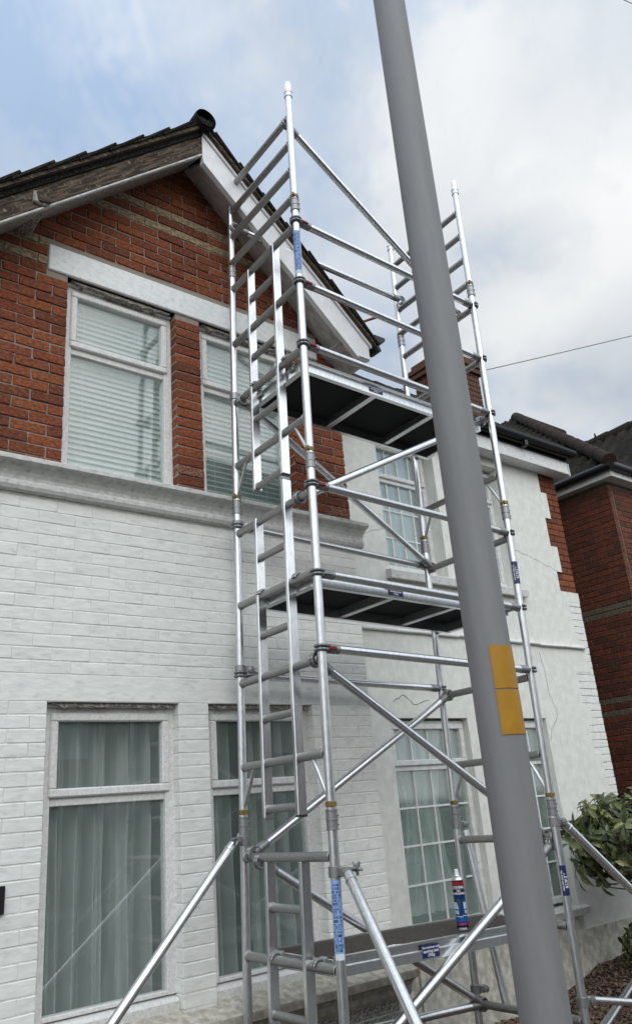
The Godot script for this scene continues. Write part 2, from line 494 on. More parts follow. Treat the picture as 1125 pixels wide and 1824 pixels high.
func wall_face(mb: MB, x0: float, x1: float, y0: float, y1: float, z: float, depth: float, holes: Array) -> void:
	# a wall facing +z with real thickness: front, back and the reveals of its openings
	for r in cells(x0, x1, y0, y1, holes):
		mb.quad(Vector3(r[0], r[2], z), Vector3(r[1], r[2], z), Vector3(r[1], r[3], z), Vector3(r[0], r[3], z), Vector3.BACK)
		mb.quad(Vector3(r[0], r[2], z - depth), Vector3(r[1], r[2], z - depth), Vector3(r[1], r[3], z - depth), Vector3(r[0], r[3], z - depth), Vector3.FORWARD)
	var all := holes.duplicate()
	all.append([x0, x1, y0, y1])
	for k in all.size():
		var o = all[k]
		var s := -1.0 if k == all.size() - 1 else 1.0
		var a := Vector3(o[0], o[2], z)
		var b := Vector3(o[1], o[2], z)
		var c := Vector3(o[1], o[3], z)
		var d := Vector3(o[0], o[3], z)
		var back := Vector3(0, 0, -depth)
		mb.quad(a, b, b + back, a + back, Vector3.UP * s)
		mb.quad(b, c, c + back, b + back, Vector3.LEFT * s)
		mb.quad(c, d, d + back, c + back, Vector3.DOWN * s)
		mb.quad(d, a, a + back, d + back, Vector3.RIGHT * s)

var brick_shapes := {}
func brick_shape(kind: String, i: int) -> ArrayMesh:
	var key := kind + str(i)
	if brick_shapes.has(key):
		return brick_shapes[key]
	var mb := MB.new()
	var size: Vector3 = {"red": Vector3(0.2155, 0.0655, 0.1), "white": Vector3(0.2243, 0.0716, 0.1), "fine": Vector3(0.2155, 0.0655, 0.08)}[kind]
	var ch: float = {"red": 0.005, "white": 0.0045, "fine": 0.004}[kind]
	var jit: float = {"red": 0.0042, "white": 0.0020, "fine": 0.0018}[kind]
	mb.cbox(Vector3(0, 0, -size.z * 0.5), size, Basis(), ch)
	for k in mb.v.size():
		var p := mb.v[k]
		var hsh := hash(Vector3i(roundi(p.x * 5000), roundi(p.y * 5000), roundi(p.z * 5000)) + Vector3i(i * 977, i * 31, i * 7))
		p += Vector3((hsh % 1000) / 1000.0 - 0.5, (hsh / 1000 % 1000) / 1000.0 - 0.5, (hsh / 1000000 % 1000) / 1000.0 - 0.5) * 2.0 * jit * Vector3(0.7, 0.8, 1.0)
		mb.v[k] = p
	for k in range(0, mb.v.size(), 3):
		var g := (mb.v[k + 2] - mb.v[k]).cross(mb.v[k + 1] - mb.v[k]).normalized()
		for q in 3:
			mb.n[k + q] = (mb.n[k + q] + g).normalized()
	brick_shapes[key] = mb.mesh()
	return brick_shapes[key]

func row_bricks(list: Array, lo: float, hi: float, y: float, phase: float, solid := 0.0) -> void:
	# bricks of one course between lo and hi: [x centre, y centre, width]
	if hi - lo < 0.03:
		return
	if hi - lo < maxf(0.25, solid):
		list.append([(lo + hi) * 0.5, y, hi - lo])
		return
	var x := lo
	var j := ceilf((lo - phase) / 0.225 + 0.06)
	while x < hi - 0.02:
		var e := minf(phase + j * 0.225, hi)
		if hi - e < 0.035:
			e = hi
		if e - x > 0.02:
			list.append([(x + e) * 0.5, y, e - x])
		x = e
		j += 1.0

func spans(lo: float, hi: float, y: float, holes: Array) -> Array:
	var out := [[lo, hi]]
	for o in holes:
		if y + 0.02 > o[2] and y - 0.02 < o[3]:
			var nxt := []
			for s in out:
				if o[1] <= s[0] or o[0] >= s[1]:
					nxt.append(s)
				else:
					if o[0] > s[0]: nxt.append([s[0], o[0]])
					if o[1] < s[1]: nxt.append([o[1], s[1]])
			out = nxt
	return out

func lay_bricks(parent: Node3D, root: Node3D, called: String, kind: String, list: Array, xf: Transform3D, pick: Callable, eye: Vector3, most := 300) -> void:
	# list of [u, y, width, material or null]; xf turns (u, y, 0) into the wall's place; the nearest are parts, the rest one part
	var nominal: float = 0.2243 if kind == "white" else 0.2155
	var gap: float = 0.0004 if kind == "white" else 0.0095
	list.sort_custom(func(a, b): return (xf * Vector3(a[0], a[1], 0)).distance_squared_to(eye) < (xf * Vector3(b[0], b[1], 0)).distance_squared_to(eye))
	var rest := {}
	for i in list.size():
		var b = list[i]
		var s := rng.randi() % 6
		var m: Material = b[3] if b.size() > 3 and b[3] else pick.call(b)
		var wig := 0.0022 if kind == "red" else 0.001
		var t := Transform3D(Basis.from_euler(Vector3(rng.randf_range(-1, 1), rng.randf_range(-1, 1), rng.randf_range(-1, 1)) * wig * 4.0) * Basis.from_scale(Vector3((b[2] - gap) / nominal, 1, 1)), Vector3(b[0], b[1], rng.randf_range(-1, 1) * wig))
		if i < most:
			var o := put(called, brick_shape(kind, s), m, parent)
			o.transform = Transform3D(Basis(), -root.position if parent == root else Vector3.ZERO) * xf * t
		else:
			if not rest.has(m):
				rest[m] = MB.new()
			rest[m].add(brick_shape(kind, s), xf * t)
	if rest.size():
		var whole := ArrayMesh.new()
		for m in rest:
			var a = rest[m].mesh().surface_get_arrays(0)
			whole.add_surface_from_arrays(Mesh.PRIMITIVE_TRIANGLES, a)
			whole.surface_set_material(whole.get_surface_count() - 1, m)
		var o := MeshInstance3D.new()
		o.name = numbered("brickwork" if called != "painted_brick" else "painted_brickwork", parent)
		o.mesh = whole
		o.set_meta("kind", "stuff")
		parent.add_child(o, true)
		o.position = -root.position if parent == root else Vector3.ZERO

# ---------------------------------------------------------------- windows
func bar(mb: MB, x0: float, x1: float, y0: float, y1: float, zb: float, zf: float, ch := 0.004) -> void:
	mb.cbox(Vector3((x0 + x1) * 0.5, (y0 + y1) * 0.5, (zb + zf) * 0.5), Vector3(x1 - x0, y1 - y0, zf - zb), Basis(), ch)

func ring(mb: MB, x0: float, x1: float, y0: float, y1: float, w: float, zb: float, zf: float, ch := 0.004) -> void:
	# four rails with mitre-like butt joints
	bar(mb, x0, x1, y1 - w, y1, zb, zf, ch)
	bar(mb, x0, x1, y0, y0 + w, zb, zf, ch)
	bar(mb, x0, x0 + w, y0 + w, y1 - w, zb, zf - 0.001, ch)
	bar(mb, x1 - w, x1, y0 + w, y1 - w, zb, zf - 0.001, ch)

func pane(parent: Node3D, x0: float, x1: float, y0: float, y1: float, z: float, faces := 4) -> void:
	var mb := MB.new()
	for dz in [0.0, -0.004, -0.016, -0.020, -0.032, -0.036, -0.048, -0.052].slice(0, faces):  # both surfaces of a sheet of glass; further sheets added to strengthen the reflection
		var q: float = z + dz
		mb.quad(Vector3(x0, y0, q), Vector3(x1, y0, q), Vector3(x1, y1, q), Vector3(x0, y1, q), Vector3.BACK)
	obj("pane", mb, M.glass, parent)

func old_window(root: Node3D, x0: float, x1: float, y0: float, y1: float, tr: float, faces: int) -> void:
	# one fixed light below a smaller opening light, set back in the brickwork; tr is the underside of the opening light
	var m: Material = M.oldwood
	var f := MB.new()
	bar(f, x0 - 0.005, x0 + 0.062, y0, y1, -0.15, -0.078)
	bar(f, x1 - 0.058, x1 + 0.004, y0, y1, -0.15, -0.078)
	bar(f, x0 + 0.062, x1 - 0.058, y1 - 0.035, y1, -0.15, -0.079)
	bar(f, x0 + 0.062, x1 - 0.058, tr - 0.045, tr + 0.03, -0.15, -0.088)
	bar(f, x0 + 0.062, x1 - 0.058, y0, y0 + 0.022, -0.15, -0.080)
	var w := part("window", f, m, root)
	var c := MB.new()
	ring(c, x0 + 0.048, x1 - 0.034, tr, y1 - 0.030, 0.046, -0.118, -0.062, 0.007)
	obj("casement", c, m, w)
	var drip := MB.new()
	bar(drip, x0, x1, y1 + 0.001, y1 + 0.018, -0.15, -0.055, 0.003)
	obj("head_board", drip, m, w)
	pane(w, x0 + 0.05, x1 - 0.05, y0 + 0.01, tr - 0.03, -0.108, faces)
	pane(w, x0 + 0.08, x1 - 0.07, tr + 0.03, y1 - 0.06, -0.095, faces)

func sash_window(root: Node3D, x0: float, x1: float, y0: float, y1: float, tr: float, zf: float, rows: int) -> void:
	var f := MB.new()
	ring(f, x0, x1, y0, y1, 0.055, zf - 0.07, zf, 0.006)
	bar(f, x0 + 0.055, x1 - 0.055, tr - 0.03, tr + 0.03, zf - 0.07, zf - 0.004, 0.005)
	var w := part("window", f, M.upvc, root)
	var top := MB.new()
	ring(top, x0 + 0.03, x1 - 0.03, tr + 0.012, y1 - 0.03, 0.045, zf - 0.05, zf + 0.018, 0.006)
	obj("opening_light", top, M.upvc, w)
	pane(w, x0 + 0.05, x1 - 0.05, y0 + 0.05, tr - 0.02, zf - 0.028)
	pane(w, x0 + 0.06, x1 - 0.06, tr + 0.04, y1 - 0.06, zf - 0.016)
	for k in [1, 2, 3]:
		var x := lerpf(x0 + 0.075, x1 - 0.06, k / 4.0)
		var b := MB.new()
		bar(b, x - 0.008, x + 0.008, y0 + 0.05, tr - 0.02, zf - 0.036, zf - 0.020, 0.002)
		obj("glazing_bar", b, M.upvc, w)
		var b2 := MB.new()
		bar(b2, x - 0.008, x + 0.008, tr + 0.05, y1 - 0.07, zf - 0.024, zf - 0.008, 0.002)
		obj("glazing_bar", b2, M.upvc, w)
	for k in range(1, rows):
		var y := lerpf(y0 + 0.055, tr - 0.03, float(k) / rows)
		var b := MB.new()
		bar(b, x0 + 0.05, x1 - 0.05, y - 0.0078, y + 0.0078, zf - 0.0355, zf - 0.0205, 0.002)
		obj("glazing_bar", b, M.upvc, w)

func cloth_sheet(x0: float, x1: float, y0: float, y1: float, z: float, folds: float, amp: float, sd: int, gather := 0.0) -> MB:
	var mb := MB.new()
	var nx := 84
	var ny := 14
	var nz := FastNoiseLite.new()
	nz.seed = sd
	nz.frequency = 1.0
	var at := func(i: int, j: int) -> Vector3:
		var u := float(i) / nx
		var t := float(j) / ny
		var x := lerpf(x0, x1, u)
		if gather != 0.0:
			x += gather * sin(PI * t) * (0.5 - u) * (x1 - x0) + gather * 0.12 * nz.get_noise_2d(u * 3.0, t * 2.5)
		var ph := u * folds * TAU + 1.4 * nz.get_noise_2d(u * 2.2 + sd, t * 0.5)
		var zz := z + amp * (signf(sin(ph)) * pow(absf(sin(ph)), 0.55) + 0.35 * sin(2.3 * ph + 0.7)) * (0.75 + 0.35 * (1.0 - t)) + 0.3 * amp * nz.get_noise_2d(u * 7.0, t * 3.0 + sd)
		return Vector3(x, lerpf(y0, y1, t), zz)
	for i in nx:
		for j in ny:
			var q := [at.call(i, j), at.call(i + 1, j), at.call(i + 1, j + 1), at.call(i, j + 1)]
			var ns := []
			for c in [[i, j], [i + 1, j], [i + 1, j + 1], [i, j + 1]]:
				var dx: Vector3 = at.call(c[0] + 1, c[1]) - at.call(c[0] - 1, c[1])
				var dy: Vector3 = at.call(c[0], c[1] + 1) - at.call(c[0], c[1] - 1)
				ns.append(dx.cross(dy).normalized())
			mb.quad_n(q[0], q[1], q[2], q[3], ns[0], ns[1], ns[2], ns[3])
	return mb

func curtain(label: String, mb: MB, m: Material, grp: String) -> void:
	tag(obj("curtain", mb, m), label, "curtain", grp)

func blind(label: String, x0: float, x1: float, y0: float, y1: float, open_below: float) -> void:
	var t := thing("venetian_blind", label, "blind", Vector3((x0 + x1) * 0.5, y0, -0.19), "blinds in the upper windows")
	var hr := MB.new()
	hr.cbox(Vector3(0, y1 - y0, 0), Vector3(x1 - x0, 0.04, 0.05), Basis(), 0.004)
	obj("head_rail", hr, M.slat, t)
	var pitch := 0.0415
	var n := int((y1 - y0 - 0.04) / pitch)
	var closed := MB.new()
	closed.cbox(Vector3.ZERO, Vector3(x1 - x0, 0.0022, 0.05), Basis(), 0.0008)
	var mesh := closed.mesh()
	for k in n:
		var o := put("slat", mesh, M.slat, t)
		var y := 0.02 + k * pitch
		var tilt := 0.92 + rng.randf_range(-0.05, 0.05)
		if y + y0 < open_below:
			tilt = 0.64 + rng.randf_range(-0.03, 0.03)
		o.transform = Transform3D(Basis(Vector3.RIGHT, tilt), Vector3(rng.randf_range(-0.002, 0.002), y, 0))
	var cords := MB.new()
	for s in [-0.3, 0.3]:
		cords.tube(Vector3((x1 - x0) * s, 0, 0.027), Vector3((x1 - x0) * s, y1 - y0, 0.027), 0.0015, 0.0015, 5)
	obj("ladder_cord", cords, M.slat, t)

# ---------------------------------------------------------------- the gabled brick house
const RIDGE := Vector2(2.55, 6.85)   # apex of the tile tops (x, y)
const PITCH := 0.92
func slope_y(x: float, drop: float) -> float:
	return RIDGE.y - PITCH * absf(x - RIDGE.x) - drop

func tile_shape(w: float, l: float, wave: float, thick: float, kind: int) -> ArrayMesh:
	# a roof tile lying in x (across) and z (down the slope, +z is its tail), y up
	var mb := MB.new()
	var k := 10 if wave > 0.0 else 1
	var f := func(u: float) -> float:
		if wave <= 0.0: return 0.0
		return wave * (sin(u * TAU) * 0.6 + 0.4 * cos(u * TAU * 2.0 + 0.5)) + 0.002 * sin(u * 31.0 + kind)
	for i in k:
		var u0 := float(i) / k
		var u1 := float(i + 1) / k
		var x0 := (u0 - 0.5) * w
		var x1 := (u1 - 0.5) * w
		var a: float = f.call(u0)
		var b: float = f.call(u1)
		var rag := 0.004 * sin(u0 * 9.0 + kind * 2.0)
		mb.quad(Vector3(x0, a, 0), Vector3(x1, b, 0), Vector3(x1, b, l + rag), Vector3(x0, a, l + rag), Vector3.UP)
		mb.quad(Vector3(x0, a - thick, 0), Vector3(x1, b - thick, 0), Vector3(x1, b - thick, l + rag), Vector3(x0, a - thick, l + rag), Vector3.DOWN)
		mb.quad(Vector3(x0, a - thick, l + rag), Vector3(x1, b - thick, l + rag), Vector3(x1, b, l + rag), Vector3(x0, a, l + rag), Vector3.BACK)
	for s in [-1.0, 1.0]:
		var e: float = f.call(0.0 if s < 0 else 1.0)
		mb.quad(Vector3(s * w * 0.5, e - thick, 0), Vector3(s * w * 0.5, e - thick, l), Vector3(s * w * 0.5, e, l), Vector3(s * w * 0.5, e, 0), Vector3(s, 0, 0))
	return mb.mesh()

func tile_slope(root: Node3D, parent: Node3D, eave: Vector3, across: Vector3, up: Vector3, cols: int, rows: int, w: float, gauge: float, wave: float, keep: Callable, eye: Vector3, most: int, mats: Array) -> void:
	# eave: lower corner; across and up: unit vectors along the eave and up the slope
	var nrm := across.cross(up).normalized()
	if nrm.y < 0.0: nrm = -nrm
	var shapes := []
	for k in 3:
		shapes.append(tile_shape(w - 0.004, gauge * 1.32, wave, 0.016, k))
	var list := []
	for r in rows:
		for c in cols:
			var p := eave + across * ((c + 0.5) * w) + up * ((r + 1.32) * gauge)
			if keep.call(p):
				list.append([p, r, c])
	list.sort_custom(func(a, b): return a[0].distance_squared_to(eye) < b[0].distance_squared_to(eye))
	var rest := MB.new()
	for i in list.size():
		var p: Vector3 = list[i][0]
		var b := Basis(across, nrm, -up) if across.cross(nrm).dot(-up) > 0.0 else Basis(-across, nrm, -up)
		b = b * Basis.from_euler(Vector3(0.080 + rng.randf_range(-0.006, 0.006), rng.randf_range(-0.008, 0.008), rng.randf_range(-0.01, 0.01)))
		var t := Transform3D(b, p + nrm * (0.026 + rng.randf_range(-0.002, 0.003)))
		var m: Mesh = shapes[rng.randi() % 3]
		var mt: Material = mats[rng.randi() % mats.size()]
		if i < most:
			var o := put("roof_tile", m, mt, parent)
			o.transform = Transform3D(Basis(), -root.position if parent == root else Vector3.ZERO) * t
		else:
			rest.add(m, t)
	if rest.v.size():
		var o := obj("tiling", rest, mats[0], parent, -root.position if parent == root else Vector3.ZERO)
		o.set_meta("kind", "stuff")

func gable_house(eye: Vector3) -> void:
	var root := thing("brick_house", "gabled brick house with white painted ground floor, behind the aluminium tower", "house", Vector3(2.55, GROUND, 0))
	var upper := [[1.634, 2.447, 3.70, 5.165], [2.660, 3.475, 3.70, 5.165]]
	var lower := [[1.600, 2.418, 0.60, 2.294], [2.630, 3.460, 0.60, 2.294]]
	var holes := upper + lower
	# mortar core
	var core := MB.new()
	var grown := []
	for o in upper:
		grown.append([o[0] - 0.006, o[1] + 0.006, o[2], o[3]])
	wall_face(core, 1.108, 3.992, 3.52, 5.165, -0.009, 0.14, grown)
	core.prism(PackedVector2Array([Vector2(1.108, 5.165), Vector2(3.992, 5.165), Vector2(3.992, 5.28), Vector2(2.55, 6.60), Vector2(1.108, 5.28)]), Vector3(0, 0, -0.149), Vector3.RIGHT, Vector3.UP, Vector3(0, 0, 0.14))
	var wall := part("wall", core, M.mortar, root)
	var low := MB.new()
	grown = []
	for o in lower:
		grown.append([o[0] - 0.003, o[1] + 0.003, o[2], o[3]])
	wall_face(low, 1.104, 3.996, GROUND - 0.1, 3.52, -0.0036, 0.14, grown)
	var white_wall := part("painted_wall", low, M.white_joint, root)
	# red bricks above the cornice
	var red := []
	var k := 0
	while 3.70 + k * 0.075 < 6.62:
		var y := 3.70 + k * 0.075 + 0.0375
		var hs := upper.duplicate()
		hs.append([1.487, 3.800, 5.168, 5.383])
		var lo := 1.1
		var hi := 4.0
		if y > 5.25:
			lo = maxf(lo, 2.55 - (6.66 - y) / 0.9)
			hi = minf(hi, 2.55 + (6.66 - y) / 0.9)
		for s in spans(lo, hi, y, hs):
			row_bricks(red, s[0], s[1], y, 1.303 if k % 2 == 1 else 1.1905)
		k += 1
	for b in red:
		var y: float = b[1]
		var m: Material = null
		if absf(y - 6.06) < 0.037 or absf(y - 5.905) < 0.037:
			if rng.randf() < 0.86: m = M.buff
		if b[0] < 1.47 and y > 5.15 and y < 5.45 and int((y - 3.70) / 0.075) % 2 == 0:
			m = M.buff
		if m == null and y < 5.1 and rng.randf() < 0.05:
			m = M.brick_orange
		b.append(m)
	lay_bricks(wall, root, "brick", "red", red, Transform3D(), func(_b): return M.brick[rng.randi() % M.brick.size()], eye)
	# white painted bricks below it
	var white := []
	k = -31
	while 2.296 + k * 0.075 < 3.50:
		var y := 2.296 + k * 0.075 + 0.0375
		if y > GROUND - 0.03 and not (y > 2.296 and y < 2.446) and not (y > 0.43 and y < 0.66):
			for s in spans(1.1, 4.0, y, lower):
				row_bricks(white, s[0], s[1], y, 1.28 if k % 2 == 0 else 1.39, 0.0)
		k += 1
	for b in white:
		b.append(M.grey_brick if b[1] < 0.43 else null)
	lay_bricks(white_wall, root, "painted_brick", "white", white, Transform3D(), func(_b): return M.white[rng.randi() % 3], eye)
	var band := MB.new()
	band.cbox(Vector3(2.55, 2.371, -0.0505), Vector3(2.896, 0.150, 0.1), Basis(), 0.003)
	part("painted_lintel", band, M.white[0], root)
	var top := MB.new()
	top.cbox(Vector3(2.6435, 5.2755, -0.066), Vector3(2.306, 0.208, 0.148), Basis(), 0.007)
	part("lintel", top, M.lintel, root)
	for o in holes:  # ragged fillet of cement under each lintel
		var f := MB.new()
		var pts := PackedVector2Array()
		var n := 14
		for i in n + 1:
			pts.append(Vector2(lerpf(o[0] + 0.06, o[1] - 0.05, float(i) / n), -0.010 - 0.018 * absf(sin(i * 1.7)) * (0.4 + rng.randf())))
		pts.append(Vector2(o[1] - 0.02, 0.0))
		pts.append(Vector2(o[0] + 0.03, 0.0))
		f.prism(pts, Vector3(0, o[3] - 0.001, -0.075), Vector3.RIGHT, Vector3.UP, Vector3(0, 0, 0.05))
		part("cement_fillet", f, M.soffit, root)
	# cornice and sill course, mouldings carried along the front
	var cor := MB.new()
	var pr := PackedVector2Array([Vector2(-0.13, 3.512), Vector2(0.020, 3.512), Vector2(0.040, 3.520), Vector2(0.052, 3.540), Vector2(0.052, 3.562), Vector2(0.040, 3.580), Vector2(0.044, 3.600), Vector2(0.058, 3.624), Vector2(0.082, 3.646), Vector2(0.112, 3.658), Vector2(0.128, 3.668), Vector2(0.130, 3.694), Vector2(0.118, 3.702), Vector2(-0.06, 3.722), Vector2(-0.13, 3.722)])
	cor.prism(pr, Vector3(1.02, 0, 0), Vector3.BACK, Vector3.UP, Vector3(3.045, 0, 0))
	part("cornice", cor, M.cornice, root)
	var sill := MB.new()
	sill.prism(PackedVector2Array([Vector2(-0.13, 0.42), Vector2(0.018, 0.42), Vector2(0.040, 0.450), Vector2(0.044, 0.485), Vector2(0.062, 0.512), Vector2(0.100, 0.532), Vector2(0.132, 0.540), Vector2(0.136, 0.586), Vector2(0.125, 0.594), Vector2(-0.06, 0.650), Vector2(-0.13, 0.650)]), Vector3(1.02, 0, 0), Vector3.BACK, Vector3.UP, Vector3(3.06, 0, 0))
	part("sill_course", sill, M.sillstone, root)
	for o in lower:
		var s2 := MB.new()
		s2.prism(PackedVector2Array([Vector2(-0.15, 0.635), Vector2(-0.045, 0.635), Vector2(-0.040, 0.690), Vector2(-0.060, 0.705), Vector2(-0.15, 0.725)]), Vector3(o[0] + 0.004, 0, 0), Vector3.BACK, Vector3.UP, Vector3(o[1] - o[0] - 0.008, 0, 0))
		part("window_sill", s2, M.oldwood, root)
	for o in upper:
		old_window(root, o[0], o[1], 3.742, o[3] - 0.022, 4.664, 4)  # extra glass sheets added for a stronger sky reflection
		var s3 := MB.new()
		s3.cbox(Vector3((o[0] + o[1]) * 0.5, 3.728, -0.055), Vector3(o[1] - o[0] - 0.006, 0.034, 0.13), Basis(Vector3.RIGHT, 0.1), 0.006)
		part("window_sill", s3, M.oldwood, root)
	for o in lower:
		old_window(root, o[0], o[1], 0.722, o[3] - 0.024, 1.786, 2)
	# shell: side walls, back, floor between the storeys; rooms stay dark
	var shell := MB.new()
	shell.box(Vector3(3.86, GROUND, -6.0), Vector3(3.985, 5.26, -0.152))
	shell.box(Vector3(1.12, GROUND, -6.0), Vector3(1.24, 5.26, -0.152))
	shell.box(Vector3(1.24, GROUND, -6.1), Vector3(3.86, 6.5, -5.95))
	shell.box(Vector3(1.24, 2.75, -5.95), Vector3(3.86, 2.95, -0.155))
	shell.box(Vector3(1.24, 5.24, -5.95), Vector3(3.86, 5.32, -0.155))
	part("side_wall", shell, M.room, root)
	var wing := MB.new()
	wing.box(Vector3(-4.5, GROUND, -6.2), Vector3(1.10, 5.2, -0.9))
	part("wing_wall", wing, M.third[1], root)
	# roof
	var roof := MB.new()
	for s in [-1.0, 1.0]:
		var p := PackedVector2Array([Vector2(0, -0.10), Vector2(s * 1.62, -0.10 - PITCH * 1.62), Vector2(s * 1.62, -0.065 - PITCH * 1.62), Vector2(0, -0.065)])
		roof.prism(p, Vector3(RIDGE.x, RIDGE.y, -6.2), Vector3.RIGHT, Vector3.UP, Vector3(0, 0, 6.545))
	var rf := part("roof", roof, M.rot, root)
	for s in [-1.0, 1.0]:
		var e := Vector3(RIDGE.x + s * 1.66, RIDGE.y - 0.045 - PITCH * 1.66, 0.365)
		var up := Vector3(-s, PITCH, 0).normalized()
		tile_slope(root, rf, e, Vector3.FORWARD, up, 21, 8, 0.31, 0.292, 0.0, func(p): return p.x * s > RIDGE.x * s - 0.02, eye, 40, M.tile)
	var e0 := MB.new()
	for i in 14:
		var rt := MB.new()
		var zc := 0.385 - i * 0.45
		rt.lathe([Vector2(0.088, 0), Vector2(0.093, 0.02), Vector2(0.086, 0.445)], Transform3D(Basis(Vector3.RIGHT, Vector3.FORWARD, Vector3.UP), Vector3(RIDGE.x, RIDGE.y - 0.050, zc)), 20, false)
		rt.lathe([Vector2(0.078, 0.445), Vector2(0.078, 0.0)], Transform3D(Basis(Vector3.RIGHT, Vector3.FORWARD, Vector3.UP), Vector3(RIDGE.x, RIDGE.y - 0.050, zc)), 20, false)
		obj("ridge_tile", rt, M.tile[i % 3], rf)
	e0.cbox(Vector3(RIDGE.x, RIDGE.y - 0.07, 0.345), Vector3(0.15, 0.08, 0.05), Basis(), 0.01)
	obj("mortar_bed", e0, M.tile[1], rf)
	# undercloak strip under the verge tiles
	for s in [-1.0, 1.0]:
		var u := MB.new()
		u.prism(PackedVector2Array([Vector2(s * 0.004, -0.066), Vector2(s * 1.63, -0.066 - PITCH * 1.63), Vector2(s * 1.63, -0.034 - PITCH * 1.63), Vector2(s * 0.004, -0.034)]), Vector3(RIDGE.x, RIDGE.y, 0.10), Vector3.RIGHT, Vector3.UP, Vector3(0, 0, 0.256))
		part("undercloak", u, M.tile[1], root)
	# left verge: bare old bargeboard and painted soffit
	# its grain runs along the slope: built level, then turned to the pitch
	var slope := atan(PITCH)
	var run := 1.66 / cos(slope)
	var ob := MB.new()
	var ragged := PackedVector2Array([Vector2(0.05, -0.125), Vector2(-run, -0.125)])
	for i in 30:
		ragged.append(Vector2(-run + (run - 0.01) * i / 29.0, -0.250 + 0.006 * sin(i * 2.1) * rng.randf() - (0.014 if i > 4 and i < 8 else 0.0)))
	ob.prism(ragged, Vector3(0, 0, 0.262), Vector3.RIGHT, Vector3.UP, Vector3(0, 0, 0.034))
	var bo := part("bargeboard", ob, M.rot, root)
	bo.set_meta("label", "bare rotten brown bargeboard under the left verge")
	bo.position += Vector3(RIDGE.x - 0.012, RIDGE.y, 0)
	bo.rotation.z = slope
	var lip := MB.new()
	lip.cbox(Vector3(-run * 0.5, -0.262, 0.281), Vector3(run - 0.04, 0.016, 0.036), Basis(), 0.004)
	obj("lower_bead", lip, M.soffit_white, bo)
	var gap := MB.new()
	gap.cbox(Vector3(-run * 0.5, -0.104, 0.285), Vector3(run, 0.040, 0.05), Basis(), 0.004)
	obj("shaded_gap_strip", gap, M.tile[1], bo)  # dark strip standing in for the shaded gap under the verge tiles
	var os := MB.new()
	var a0 := Vector3(RIDGE.x, RIDGE.y - 0.362, 0.280)
	var b0 := Vector3(RIDGE.x - 1.66, RIDGE.y - 0.362 - PITCH * 1.66, 0.280)
	var a1 := Vector3(RIDGE.x, RIDGE.y - 0.262, -0.01)
	var b1 := Vector3(RIDGE.x - 1.66, RIDGE.y - 0.262 - PITCH * 1.66, -0.01)
	var th := Vector3(0, 0.018, 0.006)
	os.quad(a0, b0, b1, a1, Vector3.DOWN)
	os.quad(a0 + th, b0 + th, b1 + th, a1 + th, Vector3.UP)
	os.quad(a0, b0, b0 + th, a0 + th, Vector3.BACK)
	part("soffit", os, M.soffit, root)
	var pur := MB.new()
	pur.cbox(Vector3(1.315, 5.44, 0.135), Vector3(0.095, 0.10, 0.36), Basis(Vector3.RIGHT, -0.05), 0.008)
	part("purlin_end", pur, M.soffit, root)
	var scab := MB.new()
	scab.cbox(Vector3(1.335, 5.455, 0.318), Vector3(0.085, 0.085, 0.02), Basis(Vector3(0, 0, 1), 0.2), 0.012)
	part("rotten_end_grain", scab, M.rot, root)
	# right verge: white boxed bargeboard, cut level at the foot
	var wb := MB.new()
	var foot := 1.44
	var bb: MeshInstance3D = null
	# strips with real grooves between them: top fillet, proud ovolo, flat, proud bead
	for q in [[0.082, 0.101, 0.304], [0.108, 0.140, 0.316], [0.148, 0.388, 0.301], [0.395, 0.430, 0.312]]:
		var l := MB.new()
		var x1: float = 1.60 if q[0] < 0.145 else (1.578 if q[0] < 0.2 else foot)
		var pp := PackedVector2Array([Vector2(0.004, -q[0] - PITCH * 0.004), Vector2(x1, -q[0] - PITCH * x1)])
		if q[0] > 0.145 and q[0] < 0.2:
			pp.append(Vector2(1.575, -1.738))
			pp.append(Vector2(1.468, -1.738))
		else:
			pp.append(Vector2(x1, -q[1] - PITCH * x1))
		pp.append(Vector2(0.004, -q[1] - PITCH * 0.004))
		l.prism(pp, Vector3(RIDGE.x, RIDGE.y, 0.268), Vector3.RIGHT, Vector3.UP, Vector3(0, 0, q[2] - 0.268))
		if bb == null:
			bb = part("bargeboard_white", l, M.barge_white, root)
		else:
			obj("moulding", l, M.barge_white, bb)
	var back := MB.new()
	back.prism(PackedVector2Array([Vector2(0.006, -0.09), Vector2(1.59, -0.09 - PITCH * 1.59), Vector2(1.57, -1.73), Vector2(foot + 0.01, -1.73), Vector2(0.006, -0.425)]), Vector3(RIDGE.x, RIDGE.y, 0.250), Vector3.RIGHT, Vector3.UP, Vector3(0, 0, 0.034))
	obj("backing", back, M.soffit_white, bb)
	var foot_l := MB.new()
	foot_l.cbox(Vector3(RIDGE.x + 1.505, RIDGE.y - 1.727, 0.306), Vector3(0.13, 0.014, 0.011), Basis(), 0.003)
	obj("moulding", foot_l, M.barge_white, bb)
	var ws := MB.new()
	a0 = Vector3(RIDGE.x + 0.006, RIDGE.y - 0.432, 0.285)
	b0 = Vector3(RIDGE.x + foot, RIDGE.y - 1.742, 0.285)
	a1 = Vector3(RIDGE.x + 0.006, RIDGE.y - 0.262, -0.01)
	b1 = Vector3(RIDGE.x + foot + 0.02, RIDGE.y - 1.62, -0.01)
	ws.quad(a0, b0, b1, a1, Vector3.DOWN)
	ws.quad(a0 + th, b0 + th, b1 + th, a1 + th, Vector3.UP)
	part("soffit_white", ws, M.soffit_white, root)
	var box_end := MB.new()
	box_end.prism(PackedVector2Array([Vector2(1.30, -1.62), Vector2(1.578, -1.745), Vector2(1.60, -1.56), Vector2(1.45, -1.40)]), Vector3(RIDGE.x, RIDGE.y, -0.35), Vector3.RIGHT, Vector3.UP, Vector3(0, 0, 0.60))
	part("eave_box", box_end, M.soffit_white, root)
